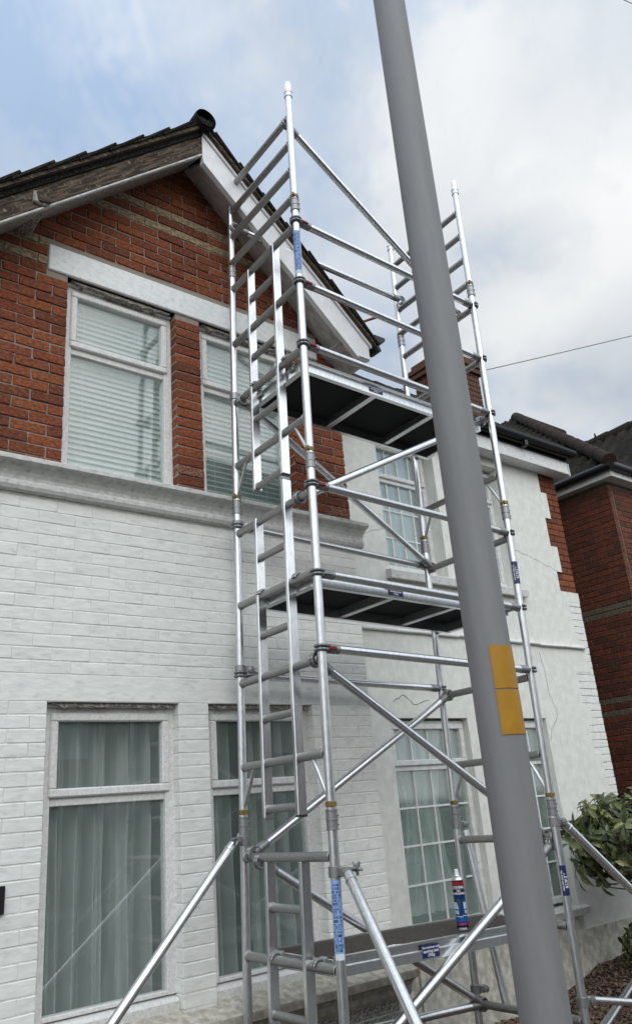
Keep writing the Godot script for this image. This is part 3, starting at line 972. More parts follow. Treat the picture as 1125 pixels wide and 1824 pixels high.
	# gutter of the right eave, its stop end to the street
	var gut := MB.new()
	var ga := Vector3(4.245, 5.375, 0.335)
	for i in 12:
		var t0 := PI + PI * i / 12.0
		var t1 := PI + PI * (i + 1) / 12.0
		var d0 := Vector3(cos(t0), sin(t0), 0)
		var d1 := Vector3(cos(t1), sin(t1), 0)
		gut.quad_n(ga + d0 * 0.062, ga + d1 * 0.062, ga + d1 * 0.062 + Vector3(0, 0, -6), ga + d0 * 0.062 + Vector3(0, 0, -6), d0, d1, d1, d0)
		gut.tri3(ga, ga + d0 * 0.062, ga + d1 * 0.062, Vector3.BACK, Vector3.BACK, Vector3.BACK)
	gut.cbox(ga + Vector3(-0.06, -0.09, -0.05), Vector3(0.05, 0.16, 0.12), Basis(Vector3(0, 0, 1), 0.5), 0.01)
	part("gutter", gut, M.gutter, root)

func curtains_and_blinds() -> void:
	blind("fully lowered white slatted blind in the left upper window above the cornice", 1.665, 2.425, 3.76, 5.12, 0.0)
	blind("white slatted blind with open dark slats at its foot, behind the tower ladder", 2.69, 3.455, 3.76, 5.12, 4.19)
	curtain("pleated grey curtain on the left side of the left ground floor window", cloth_sheet(1.61, 2.005, 0.70, 2.28, -0.27, 3.5, 0.065, 2), M.curtain, "grey curtains on the ground floor")
	curtain("wide grey curtain on the right side of the left ground floor window", cloth_sheet(1.985, 2.43, 0.70, 2.28, -0.30, 3.0, 0.075, 9), M.curtain, "grey curtains on the ground floor")
	curtain("grey curtain seen between the ladder stiles in the second ground floor window", cloth_sheet(2.64, 2.95, 0.70, 2.28, -0.27, 2.8, 0.065, 14), M.curtain, "grey curtains on the ground floor")
	curtain("grey curtain at the right edge of the second ground floor window", cloth_sheet(3.05, 3.46, 0.70, 2.28, -0.29, 3.2, 0.07, 23), M.curtain, "grey curtains on the ground floor")
	curtain("pale net curtain in the white house upper window left of the lamp post", cloth_sheet(4.86, 5.52, 3.6, 4.95, RZ - 0.27, 9.0, 0.012, 31), M.net, "net curtains of the white house")
	curtain("net curtain in the white house upper window mostly hidden by the lamp post", cloth_sheet(5.90, 6.62, 3.6, 4.95, RZ - 0.27, 9.0, 0.012, 37), M.net, "net curtains of the white house")
	curtain("creased pale curtain behind the gridded ground floor window above the spray can", cloth_sheet(4.70, 5.48, 0.75, 2.2, RZ - 0.22, 5.0, 0.03, 41, 0.45), M.net, "creased curtains of the white house")
	curtain("pale curtain in the narrow ground floor window slice right of the lamp post", cloth_sheet(5.95, 6.68, 0.75, 2.2, RZ - 0.22, 5.0, 0.03, 47, 0.2), M.net, "creased curtains of the white house")

# ---------------------------------------------------------------- the white rendered house
func crack(mb: MB, pts: Array, w: float) -> void:
	for i in pts.size() - 1:
		var a: Vector2 = pts[i]
		var b: Vector2 = pts[i + 1]
		var steps := 5
		var last := a
		for k in steps:
			var q := a.lerp(b, float(k + 1) / steps)
			if k < steps - 1:
				q += Vector2(rng.randf_range(-1, 1), rng.randf_range(-1, 1)) * 0.008
			mb.tube(Vector3(last.x, last.y, RZ + 0.0005), Vector3(q.x, q.y, RZ + 0.0005), w * rng.randf_range(0.6, 1.2), w * rng.randf_range(0.6, 1.2), 5, false)
			last = q

func rendered_house(eye: Vector3) -> void:
	var root := thing("rendered_house", "white rendered house with stepped red brick corner, right of the brick gable", "house", Vector3(5.85, GROUND, RZ))
	var holes := [[4.84, 5.62, 3.59, 4.95], [5.88, 6.66, 3.59, 4.95], [4.64, 5.59, 0.60, 2.27], [5.86, 6.74, 0.60, 2.27]]
	# render with a stepped right edge, 14 mm thick over the brick corner
	var edge := [[5.05, 7.40], [4.81, 7.40], [4.81, 7.50], [4.495, 7.50], [4.495, 7.39], [4.155, 7.39], [4.155, 7.51], [3.86, 7.51], [3.86, 7.41], [3.635, 7.41], [3.635, 7.735], [3.53, 7.735], [3.53, 7.52], [3.20, 7.53], [2.99, 7.60], [2.99, 7.68], [2.75, 7.68], [2.75, 7.42], [2.40, 7.41], [2.40, 7.53], [2.20, 7.55], [2.20, 7.45], [1.92, 7.46], [1.92, 7.57], [1.68, 7.58], [1.35, 7.60], [1.0, 7.56], [0.4, 7.735]]
	var rd := MB.new()
	wall_face(rd, 4.0, 7.20, 0.4, 5.05, RZ, 0.17, holes)
	var poly := PackedVector2Array([Vector2(7.2, 5.05)])
	for e in edge:
		poly.append(Vector2(e[1], e[0]))
	poly.append(Vector2(7.2, 0.4))
	rd.prism(poly, Vector3(0, 0, RZ - 0.016), Vector3.RIGHT, Vector3.UP, Vector3(0, 0, 0.016))
	var wall := part("render", rd, M.render, root)
	var crk0 := MB.new()
	crack(crk0, [Vector2(6.70, 4.02), Vector2(6.895, 3.987), Vector2(7.125, 3.94), Vector2(7.424, 3.859)], 0.0016)
	obj("crack", crk0, M.crack, wall)
	var crk1 := MB.new()
	crack(crk1, [Vector2(6.824, 2.928), Vector2(6.863, 2.741), Vector2(6.865, 2.514), Vector2(6.943, 2.36), Vector2(6.918, 2.263), Vector2(6.807, 2.167), Vector2(6.759, 2.046)], 0.0020)
	obj("crack", crk1, M.crack, wall)
	var crk2 := MB.new()
	crack(crk2, [Vector2(4.70, 2.40), Vector2(4.82, 2.46), Vector2(4.95, 2.38), Vector2(5.12, 2.42)], 0.003)
	obj("crack", crk2, M.crack, wall)
	var crk3 := MB.new()
	crack(crk3, [Vector2(4.46, 3.86), Vector2(4.62, 3.90), Vector2(4.84, 3.98)], 0.002)
	obj("crack", crk3, M.crack, wall)
	var core := MB.new()
	core.box(Vector3(7.2, GROUND - 0.1, RZ - 0.16), Vector3(7.722, 5.05, RZ - 0.024))
	core.box(Vector3(7.60, GROUND - 0.1, -6.0), Vector3(7.728, 5.05, RZ - 0.16))
	core.box(Vector3(3.995, GROUND - 0.1, -6.1), Vector3(7.6, 5.05, -5.95))
	core.box(Vector3(3.995, 2.70, -5.95), Vector3(7.6, 2.90, RZ - 0.175))
	core.box(Vector3(3.995, 5.06, -5.95), Vector3(7.7, 5.12, RZ + 0.12))
	core.prism(PackedVector2Array([Vector2(-0.48, 5.06), Vector2(-7.8, 5.06), Vector2(-4.1, 8.0)]), Vector3(7.60, 0, 0), Vector3.BACK, Vector3.UP, Vector3(0.12, 0, 0))
	part("brick_core", core, M.mortar_dark, root)
	# brick corner: red above, white painted below
	var red := []
	var white := []
	var k := 0
	while k * 0.075 < 5.08:
		var y := 5.05 - 0.0375 - k * 0.075
		var l := 7.36
		if y > 3.62:
			row_bricks(red, l, 7.735, y, 7.735 - 0.225 if k % 2 == 0 else 7.735 - 0.1125)
		elif y > 0.35:
			row_bricks(white, l, 7.735, y, 7.735 - 0.225 if k % 2 == 0 else 7.735 - 0.1125)
		k += 1
	lay_bricks(root, root, "brick", "fine", red, Transform3D(Basis(), Vector3(0, 0, RZ - 0.014)), func(_b): return M.brick[rng.randi() % M.brick.size()], eye)
	lay_bricks(root, root, "painted_brick", "white", white, Transform3D(Basis(), Vector3(0, 0, RZ - 0.0035)), func(_b): return M.white[rng.randi() % 3], eye)
	# flat band beside the bay, string course, sills, plinth
	var pil := MB.new()
	pil.cbox(Vector3(4.32, 1.60, RZ + 0.006), Vector3(0.62, 2.36, 0.018), Basis(), 0.004)
	part("pilaster_strip", pil, M.render, root)
	var st := MB.new()
	for i in 9:
		var x0 := lerpf(4.004, 7.64, i / 9.0)
		var x1 := lerpf(4.004, 7.64, (i + 1) / 9.0) - 0.002
		st.cbox(Vector3((x0 + x1) * 0.5, 3.020 - 0.004 * i * 0.5 + rng.randf_range(-0.006, 0.006), RZ + 0.018), Vector3(x1 - x0, 0.024 + rng.randf_range(-0.005, 0.005), 0.04), Basis(Vector3(0, 0, 1), rng.randf_range(-0.012, 0.012)), 0.006)
	part("string_course", st, M.lintel, root)
	var s1 := MB.new()
	s1.prism(PackedVector2Array([Vector2(-0.16, 3.50), Vector2(0.065, 3.485), Vector2(0.070, 3.555), Vector2(0.060, 3.565), Vector2(-0.16, 3.605)]), Vector3(4.79, 0, RZ), Vector3.BACK, Vector3.UP, Vector3(1.95, 0, 0))
	part("window_sill", s1, M.cornice, root)
	var s2 := MB.new()
	s2.prism(PackedVector2Array([Vector2(-0.16, 0.54), Vector2(0.060, 0.53), Vector2(0.065, 0.585), Vector2(0.055, 0.592), Vector2(-0.16, 0.625)]), Vector3(4.56, 0, RZ), Vector3.BACK, Vector3.UP, Vector3(2.26, 0, 0))
	part("window_sill", s2, M.cornice, root)
	var pl := MB.new()
	pl.box(Vector3(4.0, GROUND - 0.1, RZ - 0.17), Vector3(7.735, 0.4, RZ + 0.003))
	pl.cbox(Vector3(5.69, 0.20, RZ + 0.012), Vector3(2.10, 0.66, 0.03), Basis(), 0.004)
	part("plinth", pl, M.plinth, root)
	for i in 2:
		sash_window(root, holes[i][0], holes[i][1], 3.62, 4.945, 4.55, RZ - 0.13, 3)
		sash_window(root, holes[i + 2][0] + (0.0 if i == 0 else 0.02), holes[i + 2][1], 0.64, 2.255, 1.875, RZ - 0.06, 4)
	# eaves
	var fa := MB.new()
	fa.box(Vector3(4.28, 5.045, RZ + 0.125), Vector3(7.81, 5.205, RZ + 0.150))
	fa.cbox(Vector3(6.045, 5.058, RZ + 0.155), Vector3(3.53, 0.026, 0.014), Basis(), 0.004)
	fa.box(Vector3(4.28, 5.046, RZ - 0.002), Vector3(7.80, 5.058, RZ + 0.125))
	fa.cbox(Vector3(7.815, 5.11, RZ + 0.08), Vector3(0.012, 0.16, 0.17), Basis(), 0.003)
	part("fascia", fa, M.upvc, root)
	var gut := MB.new()
	var ga := Vector3(4.30, 5.315, RZ + 0.215)
	for i in 12:
		var t0 := PI + PI * i / 12.0
		var t1 := PI + PI * (i + 1) / 12.0
		var d0 := Vector3(0, sin(t0), cos(t0))
		var d1 := Vector3(0, sin(t1), cos(t1))
		var run := Vector3(3.57, 0, 0)
		gut.quad_n(ga + d0 * 0.06, ga + d1 * 0.06, ga + d1 * 0.06 + run, ga + d0 * 0.06 + run, d0, d1, d1, d0)
		gut.tri3(ga + run, ga + run + d0 * 0.06, ga + run + d1 * 0.06, Vector3.RIGHT, Vector3.RIGHT, Vector3.RIGHT)
	gut.box(Vector3(4.30, 5.205, RZ + 0.151), Vector3(7.80, 5.30, RZ + 0.165))
	var gp := part("gutter", gut, M.gutter, root)
	for x in [5.0, 5.9, 6.95]:
		var br := MB.new()
		br.cbox(Vector3(x, 5.265, RZ + 0.20), Vector3(0.05, 0.14, 0.10), Basis(), 0.01)
		obj("bracket", br, M.gutter, gp)
	var roof := MB.new()
	roof.prism(PackedVector2Array([Vector2(-0.27, 5.30), Vector2(-4.2, 8.25), Vector2(-8.0, 5.30), Vector2(-8.0, 5.25), Vector2(-4.2, 8.17), Vector2(-0.27, 5.22)]), Vector3(4.26, 0, 0), Vector3.BACK, Vector3.UP, Vector3(3.58, 0, 0))
	var rf := part("roof", roof, M.tile[1], root)
	tile_slope(root, rf, Vector3(7.86, 5.325, -0.23), Vector3.LEFT, Vector3(0, 0.75, -1).normalized(), 12, 17, 0.30, 0.285, 0.022, func(p): return p.z > -4.2 and (p.x > 4.25 + 0.0 or p.z < -1.0), eye, 60, M.tile)
	# chimney stack on the right gable
	var ch := MB.new()
	ch.box(Vector3(6.958, 5.6, -1.742), Vector3(7.592, 6.93, -1.208))
	var stack := part("chimney", ch, M.mortar_dark, root)
	var front := []
	var side := []
	k = 0
	while 5.75 + k * 0.075 < 6.95:
		var y := 5.75 + k * 0.075 + 0.0375
		row_bricks(front, 6.95, 7.60, y, 6.95 if k % 2 == 0 else 7.0625)
		row_bricks(side, 0.0, 0.55, y, 0.0 if k % 2 == 1 else 0.1125)
		k += 1
	lay_bricks(stack, root, "brick", "fine", front, Transform3D(Basis(), Vector3(0, 0, -1.2)), func(_b): return M.chimney_brick, eye)
	lay_bricks(stack, root, "brick", "fine", side, Transform3D(Basis(Vector3.UP, -PI / 2), Vector3(6.95, 0, -1.75)), func(_b): return M.chimney_brick, eye)
	var corb := MB.new()
	corb.cbox(Vector3(7.275, 6.80, -1.475), Vector3(0.73, 0.07, 0.63), Basis(), 0.006)
	corb.cbox(Vector3(7.275, 6.875, -1.475), Vector3(0.77, 0.07, 0.67), Basis(), 0.006)
	corb.cbox(Vector3(7.275, 6.955, -1.475), Vector3(0.70, 0.08, 0.60), Basis(), 0.02)
	obj("corbelled_top", corb, M.chimney_brick, stack)
	var pot := MB.new()
	pot.lathe([Vector2(0.125, 0), Vector2(0.12, 0.10), Vector2(0.105, 0.42), Vector2(0.125, 0.44), Vector2(0.12, 0.47)], Transform3D(Basis(), Vector3(7.40, 6.98, -1.45)), 20)
	obj("chimney_pot", pot, M.pot, stack)
	var cowl := MB.new()
	cowl.lathe([Vector2(0.09, 0.47), Vector2(0.09, 0.56), Vector2(0.055, 0.60), Vector2(0.055, 0.66), Vector2(0.11, 0.70), Vector2(0.12, 0.80), Vector2(0.05, 0.86)], Transform3D(Basis(), Vector3(7.40, 6.98, -1.45)), 20)
	obj("cowl", cowl, M.black, stack)

# ---------------------------------------------------------------- the red brick house beyond
func far_house(eye: Vector3) -> void:
	var root := thing("brick_house", "dark red brick house with buff bands at the far right, beyond the passage", "house", Vector3(9.06, GROUND, TZ))
	var core := MB.new()
	core.box(Vector3(9.068, GROUND - 0.1, -8.0), Vector3(14.2, 5.35, TZ - 0.008))
	core.prism(PackedVector2Array([Vector2(9.9, 5.35), Vector2(14.1, 5.35), Vector2(12.0, 7.15)]), Vector3(0, 0, -2.0), Vector3.RIGHT, Vector3.UP, Vector3(0, 0, 1.4))
	var wall := part("wall", core, M.mortar_dark, root)
	var left := []
	var front := []
	var k := 0
	while 5.30 - k * 0.075 > 0.0:
		var y := 5.30 - k * 0.075 - 0.0375
		var m: Material = null
		if k == 0 or k == 21 or k == 22 or k == 36 or k == 38:
			m = M.buff_dark
		var l1 := []
		row_bricks(l1, -2.9, 0.0, y, 0.0 if k % 2 == 0 else -0.1125)
		for b in l1:
			b.append(m)
			left.append(b)
		if true:
			l1 = []
			row_bricks(l1, 9.165, 14.2, y, 9.165 if k % 2 == 0 else 9.06 + 0.225)
			for b in l1:
				b.append(m)
				front.append(b)
		k += 1
	var pick := func(_b): return M.third[rng.randi() % 4]
	var seen := []
	for b in left:  # what the gap between the houses shows comes first
		if b[0] > -1.55: seen.append(b)
	for b in left:
		if b[0] <= -1.55: seen.append(b)
	lay_bricks(wall, root, "brick", "fine", left, Transform3D(Basis(Vector3.UP, -PI / 2), Vector3(9.06, 0, TZ)), pick, eye, 270)
	lay_bricks(wall, root, "brick", "fine", front, Transform3D(Basis(), Vector3(0, 0, TZ)), pick, eye, 30)
	var fa := MB.new()
	fa.box(Vector3(8.93, 5.305, -8.0), Vector3(8.955, 5.40, TZ + 0.155))
	fa.box(Vector3(8.955, 5.305, TZ + 0.13), Vector3(14.3, 5.40, TZ + 0.154))
	fa.box(Vector3(8.955, 5.306, -8.0), Vector3(9.07, 5.318, TZ + 0.13))
	fa.box(Vector3(9.07, 5.306, TZ - 0.01), Vector3(14.3, 5.318, TZ + 0.13))
	part("fascia", fa, M.upvc, root)
	var gut := MB.new()
	gut.tube(Vector3(8.89, 5.43, -8.0), Vector3(8.89, 5.43, TZ + 0.20), 0.055)
	gut.tube(Vector3(8.89, 5.431, TZ + 0.20), Vector3(14.3, 5.431, TZ + 0.20), 0.054)
	part("gutter", gut, M.gutter, root)
	# hipped roof: left slope, front slope, and a gabled wing to the right
	var z0 := TZ + 0.18
	var e := Vector3(8.90, 5.45, z0)
	var pk := Vector3(12.80, 8.88, z0 - 3.90)
	var rf := MB.new()
	var bl := Vector3(8.90, 5.45, -8.0)
	rf.quad(e, pk, pk + Vector3(0, 0, -0.8), bl, Vector3(-1, 1, 0))
	rf.quad(e, Vector3(14.4, 5.45, z0), Vector3(14.4, 8.88, z0 - 3.90), pk, Vector3(0, 1, 1))
	rf.quad(bl, pk + Vector3(0, 0, -0.8), Vector3(14.4, 8.88, z0 - 4.7), Vector3(14.4, 5.45, -8.0), Vector3(0, 1, -1))
	rf.quad(Vector3(9.9, 5.45, z0 + 0.1), Vector3(9.9, 5.45, z0), Vector3(12.0, 7.26, z0 - 2.1), Vector3(12.0, 7.26, z0 + 0.1), Vector3(-1, 1, 0))
	rf.quad(Vector3(14.1, 5.45, z0 + 0.1), Vector3(14.1, 5.45, z0), Vector3(12.0, 7.26, z0 - 2.1), Vector3(12.0, 7.26, z0 + 0.1), Vector3(1, 1, 0))
	var roof := part("roof", rf, M.tile[1], root)
	tile_slope(root, roof, Vector3(8.86, 5.43, z0 + 0.02), Vector3.FORWARD, Vector3(1, 0.88, 0).normalized(), 24, 18, 0.24, 0.29, 0.038, func(p): return z0 - p.z > (p.x - 8.90) - 0.05, eye, 90, M.tile)
	tile_slope(root, roof, Vector3(8.88, 5.43, z0 + 0.04), Vector3.RIGHT, Vector3(0, 0.88, -1).normalized(), 23, 18, 0.24, 0.29, 0.038, func(p): return (p.x - 8.90) > z0 - p.z - 0.05 and (p.x < 9.95 + (z0 - p.z) or p.x > 13.9), eye, 40, M.tile)
	tile_slope(root, roof, Vector3(9.86, 5.42, z0 + 0.12), Vector3.FORWARD, Vector3(1, 0.862, 0).normalized(), 10, 10, 0.24, 0.29, 0.038, func(p): return p.z > z0 - (p.x - 9.9) - 0.12 and p.x < 12.05, eye, 120, M.tile)
	var n := 13
	for i in n:
		var a := e.lerp(pk, (i + 0.0) / n) + Vector3(-0.03, 0.035, 0.03)
		var b := e.lerp(pk, (i + 1.12) / n) + Vector3(-0.03, 0.035, 0.03)
		var h := MB.new()
		h.lathe([Vector2(0.088, 0), Vector2(0.091, 0.012), Vector2(0.083, a.distance_to(b))], Transform3D(h.frame_of(b - a), a), 20, true)
		obj("hip_tile", h, M.hip, roof)
	for i in 6:
		var h := MB.new()
		var a := Vector3(12.0, 7.24, z0 + 0.12 - i * 0.42)
		h.lathe([Vector2(0.12, 0), Vector2(0.125, 0.015), Vector2(0.11, 0.42)], Transform3D(h.frame_of(Vector3.FORWARD), a), 16, true)
		obj("ridge_tile", h, M.tile[2], roof)
	var rr := MB.new()
	rr.tube(pk + Vector3(-0.05, 0.02, 0), Vector3(14.4, 8.90, pk.z), 0.11)
	obj("ridge_tile", rr, M.tile[2], roof)
	var iron := MB.new()
	var ic := e + Vector3(0.40, 0.42, -0.38)
	iron.arc(ic + Vector3(-0.30, 0.03, 0.22), Vector3(0.9, 0, -0.4).normalized(), Vector3.UP, 0.07, 0.008, -1.2, 5.2, 16)
	part("hip_iron", iron, M.dark, root)

# ---------------------------------------------------------------- the aluminium tower
const TW := 0.85           # width of an end frame
const TL := 1.7727         # length between the frames
const TR := 0.0254         # tube radius
var tower_at := Transform3D(Basis(Vector3(0.99935054, -0.03018078, 0.01968802), Vector3(0.03023016, 0.99954051, -0.00221521), Vector3(-0.01961212, 0.00280895, 0.99980372)), Vector3(2.6771, 0.8864, 1.0679))
const LIFT := Vector3(0, 0.95, 0)   # the tower's own zero is its second rung, 0.95 m above its feet

func sub(called: String, mb: MB, m: Material, parent: Node3D) -> MeshInstance3D:
	return obj(called, mb, m, parent)

func collar(frame: Node3D, x: float, y: float, z: float, clip: bool) -> void:
	var xf := Transform3D(Basis(), Vector3(x, y, z))
	var c := MB.new()
	c.lathe([Vector2(0.0262, -0.050), Vector2(0.0318, -0.049), Vector2(0.0318, -0.042), Vector2(0.0292, -0.040), Vector2(0.0292, -0.006), Vector2(0.0318, -0.004), Vector2(0.0318, 0.004), Vector2(0.0292, 0.006), Vector2(0.0292, 0.040), Vector2(0.0318, 0.042), Vector2(0.0318, 0.049), Vector2(0.0262, 0.050)], xf, 18, false)
	for t in [[0.5, 0.022], [0.5, -0.022]]:
		var d := Vector3(cos(t[0]), 0, sin(t[0]))
		c.tube(xf * (d * 0.026 + Vector3(0, t[1], 0)), xf * (d * 0.036 + Vector3(0, t[1], 0)), 0.007, 0.006, 8)
	sub("spigot_collar", c, M.cast, frame)
	if clip:
		var b := MB.new()
		b.lathe([Vector2(0.0262, 0.062), Vector2(0.030, 0.063), Vector2(0.030, 0.086), Vector2(0.0262, 0.087)], xf, 16, false)
		b.cbox(xf * Vector3(-0.028, 0.075, 0.026), Vector3(0.014, 0.028, 0.016), Basis(), 0.003)
		sub("interlock_clip", b, M.brass, frame)

func end_frame(tower: Node3D, x: float, y0: float, y1: float, rungs: Array, ladder: Array, gusset_y: float) -> Node3D:
	var f := group_node("end_frame", tower)
	f.position = LIFT
	for z in [0.0, -TW]:
		var u := MB.new()
		u.tube(Vector3(x, y0, z), Vector3(x, y1, z), TR, TR, 20)
		sub("upright", u, M.alu, f)
	for y in rungs:
		var r := MB.new()
		r.tube(Vector3(x, y, -0.02), Vector3(x, y, -TW + 0.02), 0.0245, 0.0245, 16, false)
		for e in [-0.026, -TW + 0.026]:  # weld beads
			r.lathe([Vector2(0.0245, -0.004), Vector2(0.0285, -0.001), Vector2(0.0285, 0.002), Vector2(0.0245, 0.005)], Transform3D(Basis(Vector3.RIGHT, PI / 2), Vector3(x, y, e)), 14, false)
		sub("rung", r, M.alu_dull, f)
	if gusset_y > -5.0:
		for s in [[-0.135, 0.0], [-TW + 0.135, -TW]]:
			var g := MB.new()
			g.tube(Vector3(x, gusset_y - 0.012, s[0]), Vector3(x, gusset_y - 0.215, s[1] + signf(s[0] - s[1]) * 0.022), 0.011, 0.011, 10)
			sub("gusset_strut", g, M.alu, f)
	if ladder.size():
		var lr: Array = ladder[2]
		for k in 2:
			var zc: float = [-0.262, -0.588][k]
			var s := MB.new()
			s.cbox(Vector3(x, (ladder[0][k] + ladder[1][k]) * 0.5, zc), Vector3(0.060, ladder[1][k] - ladder[0][k], 0.027), Basis(), 0.003)
			sub("ladder_stile", s, M.alu_bright, f)
			var cap := MB.new()
			cap.cbox(Vector3(x, ladder[0][k] - 0.004, zc), Vector3(0.063, 0.010, 0.030), Basis(), 0.003)
			sub("end_cap", cap, M.black if k == 0 else M.cast, f)
		for y in lr:
			var r := MB.new()
			r.tube(Vector3(x, y, -0.272), Vector3(x, y, -0.578), 0.0225, 0.0225, 14, false)
			for e in [-0.280, -0.570]:
				r.lathe([Vector2(0.0225, -0.004), Vector2(0.0265, -0.001), Vector2(0.0265, 0.002), Vector2(0.0225, 0.005)], Transform3D(Basis(Vector3.RIGHT, PI / 2), Vector3(x, y, e)), 14, false)
			sub("ladder_rung", r, M.alu_dull, f)
	return f

func hook(parent: Node3D, at: Vector3, along: Vector3, round_axis: Vector3, red: bool) -> void:
	# the claw at the end of a brace; along points from the brace to the tube that it grips
	var h := MB.new()
	var d := along.normalized()
	var e2 := (d - round_axis * d.dot(round_axis)).normalized()
	var e1 := round_axis.cross(e2).normalized()
	h.tube(at - d * 0.115, at - d * 0.045, 0.0275, 0.0275, 14)
	h.tube(at - d * 0.052, at - d * 0.026, 0.020, 0.018, 10)
	for w in [-0.011, 0.011]:
		h.arc(at + round_axis * w, e2, e1, 0.036, 0.0085, 0.35 - PI * 0.75, PI * 0.95, 10, 6)
	h.cbox(at - d * 0.040, Vector3(0.026, 0.05, 0.045), h.frame_of(d), 0.006)
	sub("hook", h, M.cast, parent)
	var t := MB.new()
	t.cbox(at - d * 0.060 + e1 * signf(e1.y + 0.01) * 0.018, Vector3(0.022, 0.055, 0.030), t.frame_of(d), 0.005)
	sub("trigger", t, M.red if red else M.cast, parent)

func brace(tower: Node3D, a: Vector3, b: Vector3, axis_a: Vector3, axis_b: Vector3, red := false, called := "brace") -> void:
	var m := MB.new()
	var d := (b - a).normalized()
	m.tube(a + d * 0.05, b - d * 0.05, TR, TR, 18)
	var o := sub(called, m, M.alu_bright if rng.randf() < 0.6 else M.alu, tower)
	o.position = LIFT
	hook(o, a, -d, axis_a, red)
	hook(o, b, d, axis_b, red)

func star_knob(mb: MB, c: Vector3, ax: Vector3, r: float) -> void:
	var e1 := ax.cross(Vector3(0.3, 1, 0.2)).normalized()
	var e2 := ax.cross(e1)
	mb.tube(c - ax * 0.05, c, 0.008, 0.008, 8)
	mb.tube(c - ax * 0.010, c + ax * 0.010, r * 0.5, r * 0.45, 12)
	for k in 5:
		var t := TAU * k / 5.0
		var d := e1 * cos(t) + e2 * sin(t)
		mb.tube(c + d * r * 0.3, c + d * r, r * 0.30, r * 0.17, 8)

func clamp_on(mb: MB, at: Vector3, towards: Vector3) -> void:
	mb.lathe([Vector2(0.0262, -0.026), Vector2(0.034, -0.025), Vector2(0.034, 0.025), Vector2(0.0262, 0.026)], Transform3D(Basis(), at), 18, false)
	var d := Vector3(towards.x, 0, towards.z).normalized()
	mb.cbox(at + d * 0.045, Vector3(0.030, 0.045, 0.034), mb.frame_of(Vector3.UP) if absf(d.y) > 0.9 else Basis(Vector3.UP.cross(d), Vector3.UP, d), 0.006)
	mb.lathe([Vector2(0.0, -0.026), Vector2(0.022, -0.022), Vector2(0.022, 0.022), Vector2(0.0, 0.026)], Transform3D(mb.frame_of(Vector3.UP.cross(d)), at + d * 0.068), 14, false)

func stabiliser(tower: Node3D, top: Vector3, out: Vector3, foot: Vector3, arm_y: float) -> void:
	var m := MB.new()
	var s := top + out * 0.075
	var d := (foot - s).normalized()
	var mid := s.lerp(foot, 0.62)
	m.tube(s + d * 0.02, mid, TR, TR, 18)
	m.tube(mid, foot, 0.0215, 0.0215, 16)
	m.lathe([Vector2(0.0258, -0.01), Vector2(0.029, -0.008), Vector2(0.029, 0.008), Vector2(0.0258, 0.01)], Transform3D(m.frame_of(d), s + d * 0.06), 16, false)
	var o := sub("stabiliser", m, M.alu_bright, tower)
	o.position = LIFT
	var c := MB.new()
	clamp_on(c, top, out)
	c.tube(s - Vector3(0, 0.0, 0), s + d * 0.05, 0.018, 0.022, 10)
	star_knob(c, s + out.cross(Vector3.UP) * -0.055 + out * 0.02 + Vector3(0, 0.012, 0), out.cross(Vector3.UP) * -1.0, 0.034)
	sub("clamp", c, M.cast, o)
	if arm_y > -5.0:
		var a := MB.new()
		var p := Vector3(top.x, arm_y, top.z)
		var q := s.lerp(foot, 0.86)
		var ps := p + out * 0.075
		a.tube(ps, q, 0.0215, 0.0215, 16)
		sub("lower_arm", a, M.alu_bright, o)
		var c2 := MB.new()
		clamp_on(c2, p, out)
		sub("clamp", c2, M.cast, o)
	var ft := MB.new()
	ft.lathe([Vector2(0.045, -0.03), Vector2(0.05, 0.0), Vector2(0.028, 0.03)], Transform3D(Basis(), foot), 16)
	sub("rubber_foot", ft, M.black, o)

func words(text: String, high: float, bold := true) -> Array:
	# triangles of a line of lettering, centred, cap height about 0.72 of high
	var f := SystemFont.new()
	f.font_names = PackedStringArray(["Droid Sans"])
	if bold:
		f.font_weight = 700
	var t := TextMesh.new()
	t.text = text
	t.font = f
	t.font_size = 48
	t.pixel_size = high / 48.0
	t.depth = 0.0
	t.curve_step = 2.0
	var a := t.surface_get_arrays(0)
	return [a[Mesh.ARRAY_VERTEX], a[Mesh.ARRAY_INDEX]]

func lettering(mb: MB, text: String, high: float, put_at: Callable, bold := true) -> void:
	# put_at(Vector2) gives [point, normal] for a place on the line
	var w := words(text, high, bold)
	var vs: PackedVector3Array = w[0]
	var ix = w[1]
	if ix == null or ix.size() == 0:
		ix = range(vs.size())
	for i in range(0, ix.size(), 3):
		var p := []
		var ns := []
		for k in 3:
			var q: Array = put_at.call(Vector2(vs[ix[i + k]].x, vs[ix[i + k]].y))
			p.append(q[0])
			ns.append(q[1])
		mb.tri3(p[0], p[1], p[2], ns[0], ns[1], ns[2])

func upright_label(tower: Node3D, x: float, z: float, y0: float, y1: float) -> void:
	# navy hire label wrapped on a post, its lettering running down the post
	var face := Vector3(-0.72, 0, 0.69).normalized()
	var right := Vector3(0.69, 0, 0.72).normalized()
	var c := Vector3(x, y0, z)
	var m := MB.new()
	m.shell(c, Vector3.UP, face, right, 0.0263, -0.75, 1.15, y1 - y0, 10)
	var o := sub("hire_label", m, M.navy, tower)
	o.position = LIFT
	var t := MB.new()
	var yc := (y0 + y1) * 0.5
	for l in [["LEWIS", 0.030, 0.014, true], ["TEL 0203 043 3203", 0.0135, -0.009, true]]:
		lettering(t, l[0], l[1], func(p):
			var ang: float = (p.y + l[2]) / 0.0267
			var d: Vector3 = face * cos(ang) + right * sin(ang)
			return [Vector3(x, yc - p.x, z) + d * 0.0268, d], l[3])
	sub("lettering", t, M.print, o)

